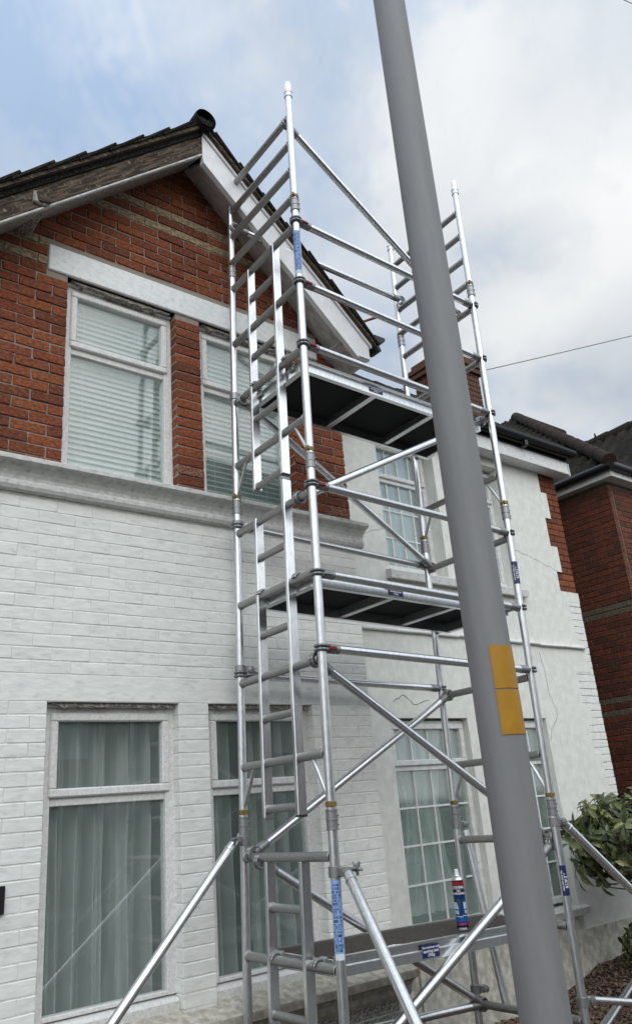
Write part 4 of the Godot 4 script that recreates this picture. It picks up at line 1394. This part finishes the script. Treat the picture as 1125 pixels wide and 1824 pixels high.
func notice_tex(sd: int) -> ImageTexture:
	# a pale blue instruction sticker: dense dark print too small to read
	var r := RandomNumberGenerator.new()
	r.seed = sd
	var im := Image.create(64, 256, false, Image.FORMAT_RGB8)
	im.fill(Color(0.55, 0.68, 0.86))
	im.fill_rect(Rect2i(0, 236, 64, 20), Color(0.86, 0.88, 0.9))
	var y := 14
	while y < 232:
		var h := r.randi_range(2, 9)
		var x := r.randi_range(3, 12)
		while x < 58:
			var w := r.randi_range(2, 9)
			if r.randf() < 0.72:
				im.fill_rect(Rect2i(x, y, mini(w, 60 - x), h), Color(0.06, 0.09, 0.18).lerp(Color(0.25, 0.36, 0.58), r.randf()))
				if h > 5 and w > 4 and r.randf() < 0.6:
					im.fill_rect(Rect2i(x + 1, y + 2, mini(w, 60 - x) - 2, h - 4), Color(0.52, 0.65, 0.84))
			x += w + r.randi_range(1, 3)
		y += h + r.randi_range(1, 4)
	return ImageTexture.create_from_image(im)

func notice(tower: Node3D, x: float, z: float, y0: float, y1: float, sd: int, faded: float) -> void:
	var m := StandardMaterial3D.new()
	m.resource_name = "instruction_sticker"
	m.albedo_texture = notice_tex(sd)
	m.albedo_color = Color(1, 1, 1).lerp(Color(0.72, 0.78, 0.86), faded)
	m.roughness = 0.5
	var s := MB.new()
	s.shell(Vector3(x, y0, z), Vector3.UP, Vector3(-0.61, 0, 0.79), Vector3(0.79, 0, 0.61), 0.0264, -1.1, 0.95, y1 - y0, 10)
	var o := sub("instruction_sticker", s, m, tower)
	o.position = LIFT

func tower() -> void:
	var t := thing("scaffold_tower", "tall aluminium access tower with ladder end frame, braces and stabiliser legs", "scaffold tower", Vector3.ZERO)
	t.transform = tower_at * Transform3D(Basis(), -LIFT)
	for side in 2:
		var x: float = [0.0, TL][side]
		var lad := side == 0
		var b := end_frame(t, x, -0.86, 0.655, [0.5, 0.0, -0.5], [[-0.74, -0.74], [0.478, 0.478], [0.25, -0.25]] if lad else [], -9.0)
		var m1 := end_frame(t, x, 0.655, 2.655, [2.5, 2.0, 1.5, 1.0], [[0.705, 0.705], [2.672, 2.52], [2.25, 1.75, 1.25, 0.75]] if lad else [], 1.0)
		var m2 := end_frame(t, x, 2.655, 4.655, [4.5, 4.0, 3.5, 3.0], [[2.712, 2.722], [4.503, 4.500], [4.25, 3.75, 3.25, 2.75]] if lad else [], 3.0)
		var tp := end_frame(t, x, 4.655, 5.70, [5.5, 5.25, 5.0, 4.75], [], -9.0)
		for z in [0.0, -TW]:
			collar(b, x, 0.672, z, true)
			collar(m1, x, 2.695, z, true)
			collar(m2, x, 4.665, z, true)
			var top := MB.new()
			top.lathe([Vector2(0.0254, 5.69), Vector2(0.031, 5.692), Vector2(0.031, 5.705), Vector2(0.028, 5.71), Vector2(0.028, 5.728), Vector2(0.031, 5.732), Vector2(0.031, 5.745), Vector2(0.022, 5.748), Vector2(0.022, 5.835)], Transform3D(Basis(), Vector3(x, 0, z)), 18)
			for k in 9:
				var a := TAU * k / 9.0
				top.tube(Vector3(x + cos(a) * 0.0215, 5.748, z + sin(a) * 0.0215), Vector3(x + cos(a) * 0.0215, 5.836, z + sin(a) * 0.0215), 0.0035, 0.0035, 5)
			sub("spigot", top, M.alu, tp)
			var leg := MB.new()
			leg.tube(Vector3(x, -0.93, z), Vector3(x, -0.60, z), 0.019, 0.019, 14)
			leg.lathe([Vector2(0.028, -0.875), Vector2(0.042, -0.872), Vector2(0.042, -0.855), Vector2(0.028, -0.85)], Transform3D(Basis(), Vector3(x, 0, z)), 14)
			leg.cbox(Vector3(x, -0.940, z), Vector3(0.15, 0.012, 0.15), Basis(), 0.004)
			sub("adjustable_foot", leg, M.cast, b)
	# guard rails and ledgers along the tower
	var Y := Vector3.UP
	var Z := Vector3.BACK
	for y in [4.53, 4.02, 3.53, 2.545, 1.988, 1.555]:
		brace(t, Vector3(0, y, 0.0), Vector3(TL, y - 0.008, 0.0), Y, Y, y != 1.988, "guard_rail")
	brace(t, Vector3(0.0, 5.06, -0.79), Vector3(TL, 5.08, -0.79), Z, Z, false, "guard_rail")
	brace(t, Vector3(0, 2.56, -TW), Vector3(TL, 2.53, -TW), Y, Y, false, "guard_rail")
	brace(t, Vector3(0, 1.56, -TW), Vector3(TL, 1.56, -TW), Y, Y, false, "guard_rail")
	brace(t, Vector3(0, -0.46, -TW + 0.05), Vector3(TL, -0.50, -TW + 0.05), Z, Z, false, "guard_rail")
	# diagonals
	brace(t, Vector3(0, 5.47, -0.045), Vector3(TL, 4.54, -0.17), Z, Z, false, "diagonal_brace")
	brace(t, Vector3(0, 2.50, -0.13), Vector3(TL, 3.50, -0.10), Z, Z, false, "diagonal_brace")
	brace(t, Vector3(0, 3.48, -0.74), Vector3(TL, 2.51, -0.80), Z, Z, false, "diagonal_brace")
	brace(t, Vector3(0, 1.50, -0.06), Vector3(TL, 0.50, -0.09), Z, Z, false, "diagonal_brace")
	brace(t, Vector3(0, 0.52, -0.76), Vector3(TL, 1.50, -0.78), Z, Z, false, "diagonal_brace")
	brace(t, Vector3(0, -0.50, -0.06), Vector3(TL, 0.46, -0.05), Z, Z, false, "diagonal_brace")
	brace(t, Vector3(0, 0.48, -0.68), Vector3(TL, -0.50, -0.80), Z, Z, false, "diagonal_brace")
	# half couplers seen on the wall side posts
	for p in [[0.0, 2.57, -TW], [0.0, 1.59, -TW], [0.0, 3.56, -TW]]:
		var c := MB.new()
		clamp_on(c, Vector3(p[0], p[1], p[2]), Vector3(1, 0, 0.3))
		sub("coupler", c, M.cast, t).position = LIFT
	# stabilisers
	stabiliser(t, Vector3(0, 0.59, -TW), Vector3(-0.97, 0, 0.2).normalized(), Vector3(-1.62, -0.90, -0.52), -9.0)
	stabiliser(t, Vector3(0, 0.43, 0), Vector3(0.25, 0, 0.97).normalized(), Vector3(-0.50, -0.90, 1.66), -9.0)
	stabiliser(t, Vector3(TL, 0.585, 0), Vector3(0.99, 0, 0.1).normalized(), Vector3(TL + 1.86, -0.88, 0.16), -0.40)
	var fold := MB.new()
	fold.tube(Vector3(TL + 0.06, 0.56, -TW + 0.02), Vector3(TL + 0.10, -0.50, -TW + 0.16), TR, TR, 18)
	var fo := sub("stabiliser", fold, M.alu, t)
	fo.position = LIFT
	fo.set_meta("label", "folded stabiliser tube leaning beside the rear post")
	var fc := MB.new()
	clamp_on(fc, Vector3(TL, 0.60, -TW), Vector3(1, 0, 0.2))
	clamp_on(fc, Vector3(TL, -0.42, -TW), Vector3(1, 0, 0.6))
	sub("clamp", fc, M.cast, fo)
	# labels
	upright_label(t, TL, 0.0, 2.15, 2.315)
	upright_label(t, TL, 0.0, 0.165, 0.335)
	notice(t, 0.0, 0.0, 0.045, 0.395, 3, 0.0)
	notice(t, 0.0, 0.0, 4.07, 4.43, 8, 0.5)

func platform(label: String, y_top: float, text: Array) -> Node3D:
	var t := thing("scaffold_platform", label, "platform", Vector3.ZERO)
	t.transform = tower_at * Transform3D(Basis(), Vector3(TL * 0.5, y_top - 0.09, -0.375))
	var hx := 0.845
	var hz := 0.262
	for s in [1.0, -1.0]:
		var r := MB.new()
		r.prism(PackedVector2Array([Vector2(0, 0.09), Vector2(0.034 * s, 0.09), Vector2(0.034 * s, 0.078), Vector2(0.020 * s, 0.074), Vector2(0.020 * s, 0.049), Vector2(0.033 * s, 0.044), Vector2(0.033 * s, 0.0), Vector2(0, 0)]), Vector3(-hx, 0, hz * s), Vector3.BACK, Vector3.UP, Vector3(hx * 2, 0, 0))
		sub("side_rail", r, M.alu_bright, t)
	for x in [-hx + 0.02, hx - 0.02]:
		var e := MB.new()
		e.cbox(Vector3(x, 0.040, 0), Vector3(0.04, 0.078, hz * 2 - 0.002), Basis(), 0.004)
		sub("end_beam", e, M.alu, t)
	for x in [-0.20, 0.36]:
		var e := MB.new()
		e.cbox(Vector3(x, 0.038, 0), Vector3(0.045, 0.06, hz * 2 - 0.004), Basis(), 0.004)
		sub("cross_beam", e, M.alu, t)
	for q in [[-hx + 0.002, -0.203], [-0.197, hx - 0.002]]:
		var d := MB.new()
		d.cbox(Vector3((q[0] + q[1]) * 0.5, 0.0765, 0), Vector3(q[1] - q[0], 0.012, hz * 2 + 0.002), Basis(), 0.001)
		sub("deck_board", d, M.ply, t)
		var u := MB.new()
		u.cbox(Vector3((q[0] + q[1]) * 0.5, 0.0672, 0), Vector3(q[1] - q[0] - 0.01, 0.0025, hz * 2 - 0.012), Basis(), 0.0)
		sub("shaded_deck_underside", u, M.ply_shaded, t)
	for sx in [-1.0, 1.0]:
		for sz in [-0.19, 0.19]:
			var h := MB.new()
			var rung := Vector3(sx * TL * 0.5, 0.09 - (y_top - roundf(y_top * 2.0) / 2.0), sz)
			for w in [-0.012, 0.012]:
				h.arc(rung + Vector3(0, 0, w), Vector3(-sx, 0, 0), Vector3.UP, 0.034, 0.009, -0.3, PI * 0.95, 8, 6)
			h.cbox(Vector3(sx * (hx + 0.003), 0.06, sz), Vector3(0.03, 0.05, 0.05), Basis(), 0.006)
			sub("hook", h, M.cast, t)
	var l := MB.new()
	l.cbox(Vector3(-0.215, 0.040, hz + 0.0342), Vector3(0.125, 0.062 if y_top < 1.0 else 0.050, 0.002), Basis(), 0.0005)
	var lb := sub("load_label", l, M.navy, t)
	var w := MB.new()
	for k in text.size():
		lettering(w, text[k][0], text[k][1], func(p): return [Vector3(-0.215 + p.x, 0.040 + text[k][2] + p.y, hz + 0.0358), Vector3.BACK])
	sub("lettering", w, M.print, lb)
	return t

func spray_can() -> void:
	var t := thing("spray_can", "tall blue and black aerosol can standing on the lowest platform", "spray can", Vector3.ZERO)
	t.transform = Transform3D(Basis(Vector3.FORWARD, 0.02), tower_at * Vector3(1.08, 0.0425, -0.225))
	var r := 0.0345
	var im := Image.create(256, 256, false, Image.FORMAT_RGB8)
	im.fill(Color(0.05, 0.16, 0.36))
	im.fill_rect(Rect2i(0, 0, 256, 72), Color(0.03, 0.03, 0.04))
	im.fill_rect(Rect2i(0, 8, 256, 16), Color(0.62, 0.10, 0.14))
	im.fill_rect(Rect2i(0, 46, 256, 2), Color(0.7, 0.72, 0.75))
	im.fill_rect(Rect2i(0, 70, 256, 3), Color(0.85, 0.87, 0.9))
	for y in range(96, 214):
		for x in 256:
			var u := x / 256.0 * 3.0 - floorf(x / 256.0 * 3.0)
			var c := Color(0.06, 0.25, 0.42)
			if y > 150 and y < 188: c = Color(0.08, 0.22, 0.40)
			if u > 0.40 - (y - 112) * 0.004 and u < 0.86 and y > 112 and y < 148: c = Color(0.72, 0.79, 0.86)
			if u > 0.30 and u < 0.80 and y > 153 and y < 178 - u * 10: c = Color(0.70, 0.77, 0.84)
			if Vector2((u - 0.24) * 60.0, (y - 112) * 0.6).length() < 9.0: c = Color(0.30, 0.25, 0.30)
			if y > 186 - u * 8 and y < 190 - u * 8: c = Color(0.85, 0.9, 0.95)
			if y > 192: c = Color(0.10, 0.32, 0.62)
			im.set_pixel(x, y, c)
	im.fill_rect(Rect2i(0, 232, 256, 24), Color(0.03, 0.035, 0.08))
	var m := StandardMaterial3D.new()
	m.resource_name = "printed_can"
	m.albedo_texture = ImageTexture.create_from_image(im)
	m.roughness = 0.3
	m.metallic = 0.2
	var b := MB.new()
	b.shell(Vector3.ZERO, Vector3.UP, Vector3.RIGHT, Vector3.BACK, r, 0, TAU, 0.262, 28)
	sub("can_body", b, m, t)
	var e := MB.new()
	e.lathe([Vector2(r - 0.002, -0.002), Vector2(r + 0.001, 0.0), Vector2(r + 0.001, 0.004), Vector2(r, 0.005)], Transform3D(), 24)
	e.lathe([Vector2(r + 0.0005, 0.260), Vector2(r + 0.001, 0.264), Vector2(0.028, 0.276), Vector2(0.018, 0.284), Vector2(0.0165, 0.290), Vector2(0.012, 0.292)], Transform3D(), 24)
	sub("rim_and_shoulder", e, M.alu_bright, t)
	var n := MB.new()
	n.lathe([Vector2(0.012, 0.289), Vector2(0.013, 0.300), Vector2(0.011, 0.302), Vector2(0.0105, 0.318), Vector2(0.008, 0.321)], Transform3D(), 18)
	sub("nozzle_cap", n, M.print, t)
	var w := MB.new()
	var rd := MB.new()
	var facing := atan2(3.6, -3.7)
	for l in [["SOUDAL", 0.020, 0.225, 0], ["PVC", 0.013, 0.205, 0], ["FOAM CLEANER", 0.0115, 0.194, 0], ["CLEANER", 0.015, 0.032, 1], ["CLEANER", 0.011, 0.010, 0]]:
		lettering(rd if l[3] == 1 else w, l[0], l[1], func(p):
			var a: float = facing - p.x / r
			var d := Vector3(cos(a), 0, sin(a))
			return [d * (r + 0.0008) + Vector3(0, l[2] + p.y, 0), d])
	sub("lettering", w, M.print, t)
	sub("red_lettering", rd, plain("pink_print", lin(0.55, 0.06, 0.12), 0.5), t)

func lamp_post() -> void:
	var base := Vector3(2.3690, -0.04, 2.489)
	var t := thing("lamp_post", "grey steel lamp post with two yellow patches, in front of the tower", "lamp post", base)
	t.rotation.z = -0.006
	var p := MB.new()
	p.lathe([Vector2(0.100, -0.3), Vector2(0.100, 0.58), Vector2(0.0845, 0.66), Vector2(0.0835, 3.0), Vector2(0.0815, 7.4), Vector2(0.05, 7.5), Vector2(0.045, 8.6)], Transform3D(), 48)
	sub("column", p, M.post, t)
	var door := MB.new()
	door.shell(Vector3(0, 0.10, 0), Vector3.UP, Vector3(0, 0, 1), Vector3(1, 0, 0), 0.1025, -0.45, 0.45, 0.42, 8)
	sub("access_door", door, M.post, t)
	var arm := MB.new()
	arm.path([Vector3(0, 8.55, 0), Vector3(0, 8.75, 0.15), Vector3(0, 8.85, 0.6), Vector3(0, 8.88, 1.0)], 0.03, 10)
	arm.cbox(Vector3(0, 8.87, 1.25), Vector3(0.28, 0.12, 0.62), Basis(), 0.03)
	sub("lantern", arm, M.cast, t)
	var face := Vector3(-2.369, 0, 1.935).normalized()
	var right := Vector3(face.z, 0, -face.x)
	for q in [[1.850, 2.008], [2.013, 2.170]]:
		var y := MB.new()
		y.shell(Vector3(0, q[0], 0), Vector3.UP, face, right, 0.0868, 0.02, 1.50, q[1] - q[0], 16)
		sub("yellow_patch", y, M.yellow, t)

# ---------------------------------------------------------------- small things, plants, ground
func leaf_shape(sd: int) -> ArrayMesh:
	# a pointed, folded, drooping leaf growing along +z
	var mb := MB.new()
	var r := RandomNumberGenerator.new()
	r.seed = sd
	var l := r.randf_range(0.10, 0.145)
	var w := l * r.randf_range(0.17, 0.21)
	var droop := r.randf_range(0.010, 0.045)
	var n := 5
	var prof := [0.05, 0.72, 1.0, 0.72, 0.04]
	for i in n - 1:
		for s in [-1.0, 1.0]:
			var t0 := float(i) / (n - 1)
			var t1 := float(i + 1) / (n - 1)
			var c0 := Vector3(0, -droop * t0 * t0 * 2.0, t0 * l)
			var c1 := Vector3(0, -droop * t1 * t1 * 2.0, t1 * l)
			var e0 := c0 + Vector3(s * w * prof[i], w * prof[i] * 0.30, -0.004)
			var e1 := c1 + Vector3(s * w * prof[i + 1], w * prof[i + 1] * 0.30, -0.004)
			mb.quad(c0, c1, e1, e0, Vector3.UP)
	return mb.mesh()

func shrub(label: String, called: String, at: Vector3, radii: Vector3, count: int, stems: int, eye: Vector3, sd: int, scale := 1.0) -> void:
	var t := thing(called, label, "shrub", at)
	var r := RandomNumberGenerator.new()
	r.seed = sd
	var wood := MB.new()
	var tips := []
	var c := Vector3(0, radii.y * 1.05, 0)
	for i in stems:
		var d := Vector3(r.randfn(), r.randfn() * 0.8 + 0.25, r.randfn()).normalized()
		var rad := pow(r.randf(), 0.30) * (0.86 + 0.22 * sin(d.x * 5.0 + d.y * 7.0) * cos(d.z * 6.0))
		var tip := c + d * radii * rad
		if tip.y < 0.05: tip.y = 0.05 + r.randf() * 0.1
		tips.append([tip, d])
		if i % 3 == 0:
			wood.tube(Vector3(d.x * 0.06, 0, d.z * 0.06), tip * 0.55 + Vector3(0, tip.y * 0.05, 0), 0.012, 0.007, 5, false)
			wood.tube(tip * 0.55 + Vector3(0, tip.y * 0.05, 0), tip, 0.007, 0.003, 5, false)
	obj("stems", wood, M.stem, t)
	var shapes := []
	for i in 6: shapes.append(leaf_shape(sd * 10 + i))
	var list := []
	var per := int(float(count) / stems)
	for q in tips:
		for k in per:
			var az := TAU * (k * 0.382 + r.randf() * 0.15)
			var lift := r.randf_range(-0.5, 0.45)
			var tang: Vector3 = Basis(q[1], az) * (q[1].cross(Vector3(0.3, 0.9, 0.2)).normalized())
			var dir: Vector3 = (tang + q[1] * (lift + 0.25) + Vector3(0, -0.10, 0)).normalized()
			var up: Vector3 = (q[1] * 0.8 + Vector3(0, 0.6, 0)).normalized()
			var xx := up.cross(dir).normalized()
			var b := Basis(xx, dir.cross(xx), dir) * Basis(Vector3.BACK, r.randf_range(-0.4, 0.4))
			var s := r.randf_range(0.7, 1.15) * scale
			list.append([Transform3D(b * Basis.from_scale(Vector3.ONE * s), q[0] - q[1] * 0.02 * k * scale), r.randi() % 6, r.randf()])
	list.sort_custom(func(a, b): return (t.position + a[0].origin).distance_squared_to(eye) < (t.position + b[0].origin).distance_squared_to(eye))
	var rest := [MB.new(), MB.new(), MB.new(), MB.new()]
	for i in list.size():
		var q = list[i]
		var mi: int = 0 if q[2] < 0.34 else (1 if q[2] < 0.72 else (2 if q[2] < 0.88 else 3))
		if i < 300:
			var o := put("leaf", shapes[q[1]], M.leaf[mi], t)
			o.transform = q[0]
		else:
			rest[mi].add(shapes[q[1]], q[0])
	var whole := ArrayMesh.new()
	for k in 4:
		if rest[k].v.size():
			whole.add_surface_from_arrays(Mesh.PRIMITIVE_TRIANGLES, rest[k].mesh().surface_get_arrays(0))
			whole.surface_set_material(whole.get_surface_count() - 1, M.leaf[k])
	if whole.get_surface_count():
		var o := MeshInstance3D.new()
		o.name = "foliage"
		o.mesh = whole
		o.set_meta("kind", "stuff")
		t.add_child(o, true)

func small_things() -> void:
	var pq := MB.new()
	pq.cbox(Vector3(1.335, 1.316, 0.012), Vector3(0.165, 0.130, 0.020), Basis(), 0.003)
	tag(obj("wall_plaque", pq, M.black), "black plaque on the white painted wall at the left edge", "plaque")
	# claw hammer resting on the verge
	var h := thing("claw_hammer", "claw hammer with red and black handle lying on the gable's right verge", "hammer", Vector3(4.10, 5.505, 0.27))
	h.rotation = Vector3(0, -0.35, 0.45)
	var grip := MB.new()
	grip.tube(Vector3(0.02, 0, 0), Vector3(0.16, 0.0, 0), 0.011, 0.013, 10)
	sub("grip", grip, M.red, h)
	var neck := MB.new()
	neck.tube(Vector3(-0.12, 0, 0), Vector3(0.03, 0, 0), 0.010, 0.012, 10)
	neck.tube(Vector3(0.16, 0, 0), Vector3(0.18, 0.0, 0), 0.014, 0.012, 10)
	sub("handle", neck, M.black, h)
	var hd := MB.new()
	hd.tube(Vector3(-0.12, -0.05, 0), Vector3(-0.12, 0.03, 0), 0.015, 0.013, 12)
	hd.tube(Vector3(-0.12, 0.03, 0.006), Vector3(-0.09, 0.075, 0.012), 0.009, 0.004, 8)
	hd.tube(Vector3(-0.12, 0.03, -0.006), Vector3(-0.09, 0.075, -0.012), 0.009, 0.004, 8)
	sub("claw_head", hd, M.dark, h)
	# sliver of white board left on the lowest deck
	var sv := MB.new()
	sv.cbox(Vector3.ZERO, Vector3(0.13, 0.003, 0.012), Basis(Vector3.UP, 0.25), 0.001)
	sv.cbox(Vector3(0.05, 0.002, 0.012), Vector3(0.06, 0.003, 0.008), Basis(Vector3.UP, -0.3), 0.001)
	var so := tag(obj("offcut", sv, M.print), "thin white offcut lying at the front edge of the lowest deck", "offcut")
	so.transform = tower_at * Transform3D(Basis(), Vector3(0.42, 0.042, -0.135))
	# overhead wires
	for q in [[Vector3(9.864, 9.32, -5.859), Vector3(22.5, 13.90, -1.52), 0.009, "thin black overhead wire crossing the sky behind the tower"], [Vector3(15.837, 20.27, -1.150), Vector3(17.457, 20.76, -0.96), 0.009, "short bit of black overhead wire in the top right corner of the sky"]]:
		var w := MB.new()
		var pts := []
		for i in 17:
			var u := i / 16.0
			pts.append((q[0] as Vector3).lerp(q[1], u) + Vector3(0, -0.06 * 4.0 * u * (1 - u), 0))
		w.path(pts, q[2], 6)
		tag(obj("overhead_wire", w, M.black), q[3], "wire")
	# two spare tubes on the gravel
	for k in 2:
		var sp := MB.new()
		var a := Vector3(5.05 + k * 0.10, -0.02, 0.60 - k * 0.02)
		var b := Vector3(6.30 + k * 0.10, 0.10 + 0.02 * k, 0.20 - k * 0.02)
		sp.tube(a, b, 0.0255, 0.0255, 16)
		tag(obj("spare_tube", sp, M.alu), ["dull grey spare tube lying on the gravel, the one nearer the house", "dull grey spare tube lying on the gravel, the one nearer the street"][1 - k], "tube", "spare tubes on the gravel")

func ground() -> void:
	var g := MB.new()
	g.quad(Vector3(-400, GROUND - 0.08, 400), Vector3(400, GROUND - 0.08, 400), Vector3(400, GROUND - 0.08, -400), Vector3(-400, GROUND - 0.08, -400), Vector3.UP)
	struct("ground", g, M.grass)
	var soil := MB.new()
	var hgt := func(x: float, z: float) -> float:
		return GROUND - 0.012 + 0.20 * smoothstep(5.6, 7.4, x) * smoothstep(1.4, -0.2, z) + 0.012 * sin(x * 9.0) * cos(z * 7.0)
	for i in 60:
		for j in 14:
			var x0 := -3.0 + i * 0.24
			var z0 := -0.62 + j * 0.18
			soil.quad(Vector3(x0, hgt.call(x0, z0), z0), Vector3(x0 + 0.24, hgt.call(x0 + 0.24, z0), z0), Vector3(x0 + 0.24, hgt.call(x0 + 0.24, z0 + 0.18), z0 + 0.18), Vector3(x0, hgt.call(x0, z0 + 0.18), z0 + 0.18), Vector3.UP)
	struct("front_garden", soil, M.soil)
	var pb := MB.new()
	pb.lathe([Vector2(0.0, -0.5), Vector2(0.75, -0.35), Vector2(1.0, 0.0), Vector2(0.7, 0.4), Vector2(0.0, 0.5)], Transform3D(), 6, false)
	var mm := MultiMesh.new()
	mm.transform_format = MultiMesh.TRANSFORM_3D
	mm.use_colors = true
	mm.mesh = pb.mesh()
	var n := 30000
	mm.instance_count = n
	for i in n:
		var x := rng.randf_range(3.2, 9.0)
		var z := rng.randf_range(-0.48, 1.85)
		var s := rng.randf_range(0.007, 0.018)
		mm.set_instance_transform(i, Transform3D(Basis.from_euler(Vector3(rng.randf_range(-0.6, 0.6), rng.randf() * TAU, rng.randf_range(-0.6, 0.6))) * Basis.from_scale(Vector3(s, s * 0.55, s * rng.randf_range(0.6, 1.0))), Vector3(x, hgt.call(x, z) + s * rng.randf_range(0.1, 0.6), z)))
		var v := rng.randf()
		mm.set_instance_color(i, Color(1.0, 0.95, 0.9).lerp(Color(0.35, 0.26, 0.2), v) * (1.6 if rng.randf() < 0.12 else 1.0))
	var gi := MultiMeshInstance3D.new()
	gi.name = "gravel"
	gi.multimesh = mm
	gi.material_override = M.gravel
	add_child(gi)
	gi.set_meta("kind", "stuff")
	gi.set_meta("label", "brown gravel of the front garden below the shrub")
	gi.set_meta("category", "gravel")
	var pv := MB.new()
	pv.box(Vector3(-60, GROUND - 0.3, 1.95), Vector3(60, GROUND - 0.01, 5.4))
	struct("pavement", pv, M.paving)
	var kb := MB.new()
	kb.cbox(Vector3(0, GROUND - 0.15, 5.475), Vector3(120, 0.285, 0.148), Basis(), 0.015)
	struct("kerb", kb, M.paving)
	var rd := MB.new()
	rd.quad(Vector3(-400, GROUND - 0.074, 12.5), Vector3(400, GROUND - 0.074, 12.5), Vector3(400, GROUND - 0.074, 5.4), Vector3(-400, GROUND - 0.074, 5.4), Vector3.UP)
	struct("road", rd, M.asphalt)
	var pv2 := MB.new()
	pv2.box(Vector3(-60, GROUND - 0.3, 12.5), Vector3(60, GROUND - 0.01, 14.5))
	struct("pavement_opposite", pv2, M.paving)

func across_the_street() -> void:
	# seen only as reflections in the glass
	for k in 4:
		var x := -16.0 + k * 11.0
		var t := thing("terraced_house", "red brick house across the street, number %s from the left, reflected in glass" % ["one", "two", "three", "four"][k], "house", Vector3(x, GROUND, 19.0), "houses across the street")
		var b := MB.new()
		b.box(Vector3(-5.2, 0, 0), Vector3(5.2, 5.4, 8.0))
		b.prism(PackedVector2Array([Vector2(-5.2, 5.4), Vector2(5.2, 5.4), Vector2(5.2, 5.42), Vector2(-5.2, 5.42)]), Vector3(0, 0, 0), Vector3.RIGHT, Vector3.UP, Vector3(0, 0, 0.02))
		obj("wall", b, M.third[k], t)
		var r := MB.new()
		r.prism(PackedVector2Array([Vector2(-0.3, 5.4), Vector2(8.3, 5.4), Vector2(4.0, 8.2)]), Vector3(-5.4, 0, 0), Vector3.BACK, Vector3.UP, Vector3(10.8, 0, 0))
		obj("roof", r, M.tile[k % 3], t)
		for q in [[-3.2, 1.0], [0.2, 1.0], [-3.2, 3.6], [0.2, 3.6], [3.2, 3.6]]:
			var w := MB.new()
			ring(w, q[0] - 0.6, q[0] + 0.6, q[1], q[1] + 1.3, 0.08, -0.05, 0.02)
			w.box(Vector3(q[0] - 0.52, q[1] + 0.08, -0.04), Vector3(q[0] + 0.52, q[1] + 1.22, -0.03))
			obj("window", w, M.upvc, t, Vector3(0, 0, -0.02))
	var hg := MB.new()
	for i in 40:
		hg.cbox(Vector3(-19.0 + i, 0.72 + 0.08 * sin(i * 1.9), 15.2), Vector3(1.04, 1.44 + 0.16 * sin(i * 1.9), 0.9), Basis(Vector3.UP, 0.05 * sin(i * 3.1)), 0.18)
	tag(obj("hedge", hg, M.hedge, self, Vector3(0, GROUND, 0)), "clipped dark green hedge across the street, seen reflected in the lower windows", "hedge")

# ---------------------------------------------------------------- everything
func _ready() -> void:
	rng.seed = 20240611
	var cam := Camera3D.new()
	cam.name = "camera"
	cam.transform = Transform3D(Basis(Vector3(0.7880724, -0.0797434, 0.6103957), Vector3(-0.1564951, 0.9330435, 0.3239432), Vector3(-0.5953580, -0.3508146, 0.7228263)), Vector3(0, 1.62, 4.42395))
	cam.fov = 66.06
	cam.near = 0.05
	cam.far = 2000.0
	add_child(cam)
	cam.current = true
	var we := WorldEnvironment.new()
	we.name = "world_environment"
	var env := Environment.new()
	env.background_mode = Environment.BG_SKY
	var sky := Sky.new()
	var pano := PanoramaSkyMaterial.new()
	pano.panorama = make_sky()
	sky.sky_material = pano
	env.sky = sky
	env.background_energy_multiplier = 1.0
	env.tonemap_mode = Environment.TONE_MAPPER_LINEAR
	env.tonemap_exposure = 1.02
	env.sdfgi_enabled = true
	env.ssao_enabled = true
	env.ssil_enabled = true
	we.environment = env
	add_child(we)
	var sun := DirectionalLight3D.new()
	sun.name = "sun"
	sun.light_energy = 0.22
	sun.light_color = Color(1.0, 0.97, 0.93)
	sun.light_angular_distance = 40.0
	sun.shadow_enabled = true
	add_child(sun)
	sun.look_at_from_position(SUN_DIR * 30.0, Vector3.ZERO)
	make_materials()
	var eye := cam.position
	ground()
	gable_house(eye)
	rendered_house(eye)
	far_house(eye)
	across_the_street()
	curtains_and_blinds()
	tower()
	platform("topmost of the three tower platforms, dark underside against the gable", 3.485, [["The maximum safe", 0.015, 0.014], ["working load", 0.015, 0.000], ["275kg", 0.015, -0.014]])
	platform("middle tower platform with dark underside, just above the yellow patches' height", 2.030, [["The maximum safe", 0.015, 0.014], ["working load", 0.015, 0.000], ["275kg", 0.015, -0.014]])
	platform("lowest tower platform, brown deck seen from above with spray can on it", 0.045, [["The maximum safe", 0.014, 0.018], ["working load", 0.018, 0.000], ["275kg", 0.018, -0.018]])
	lamp_post()
	spray_can()
	small_things()
	shrub("large glossy green shrub with yellowish leaves at the white house's right corner", "shrub", Vector3(6.92, 0.68, 0.30), Vector3(1.20, 0.47, 0.62), 9000, 1000, eye, 5)
	shrub("small dark leafy plant on the ground by the wall at the right edge", "small_plant", Vector3(6.95, 0.10, -0.10), Vector3(0.20, 0.17, 0.18), 220, 36, eye, 9, 0.8)
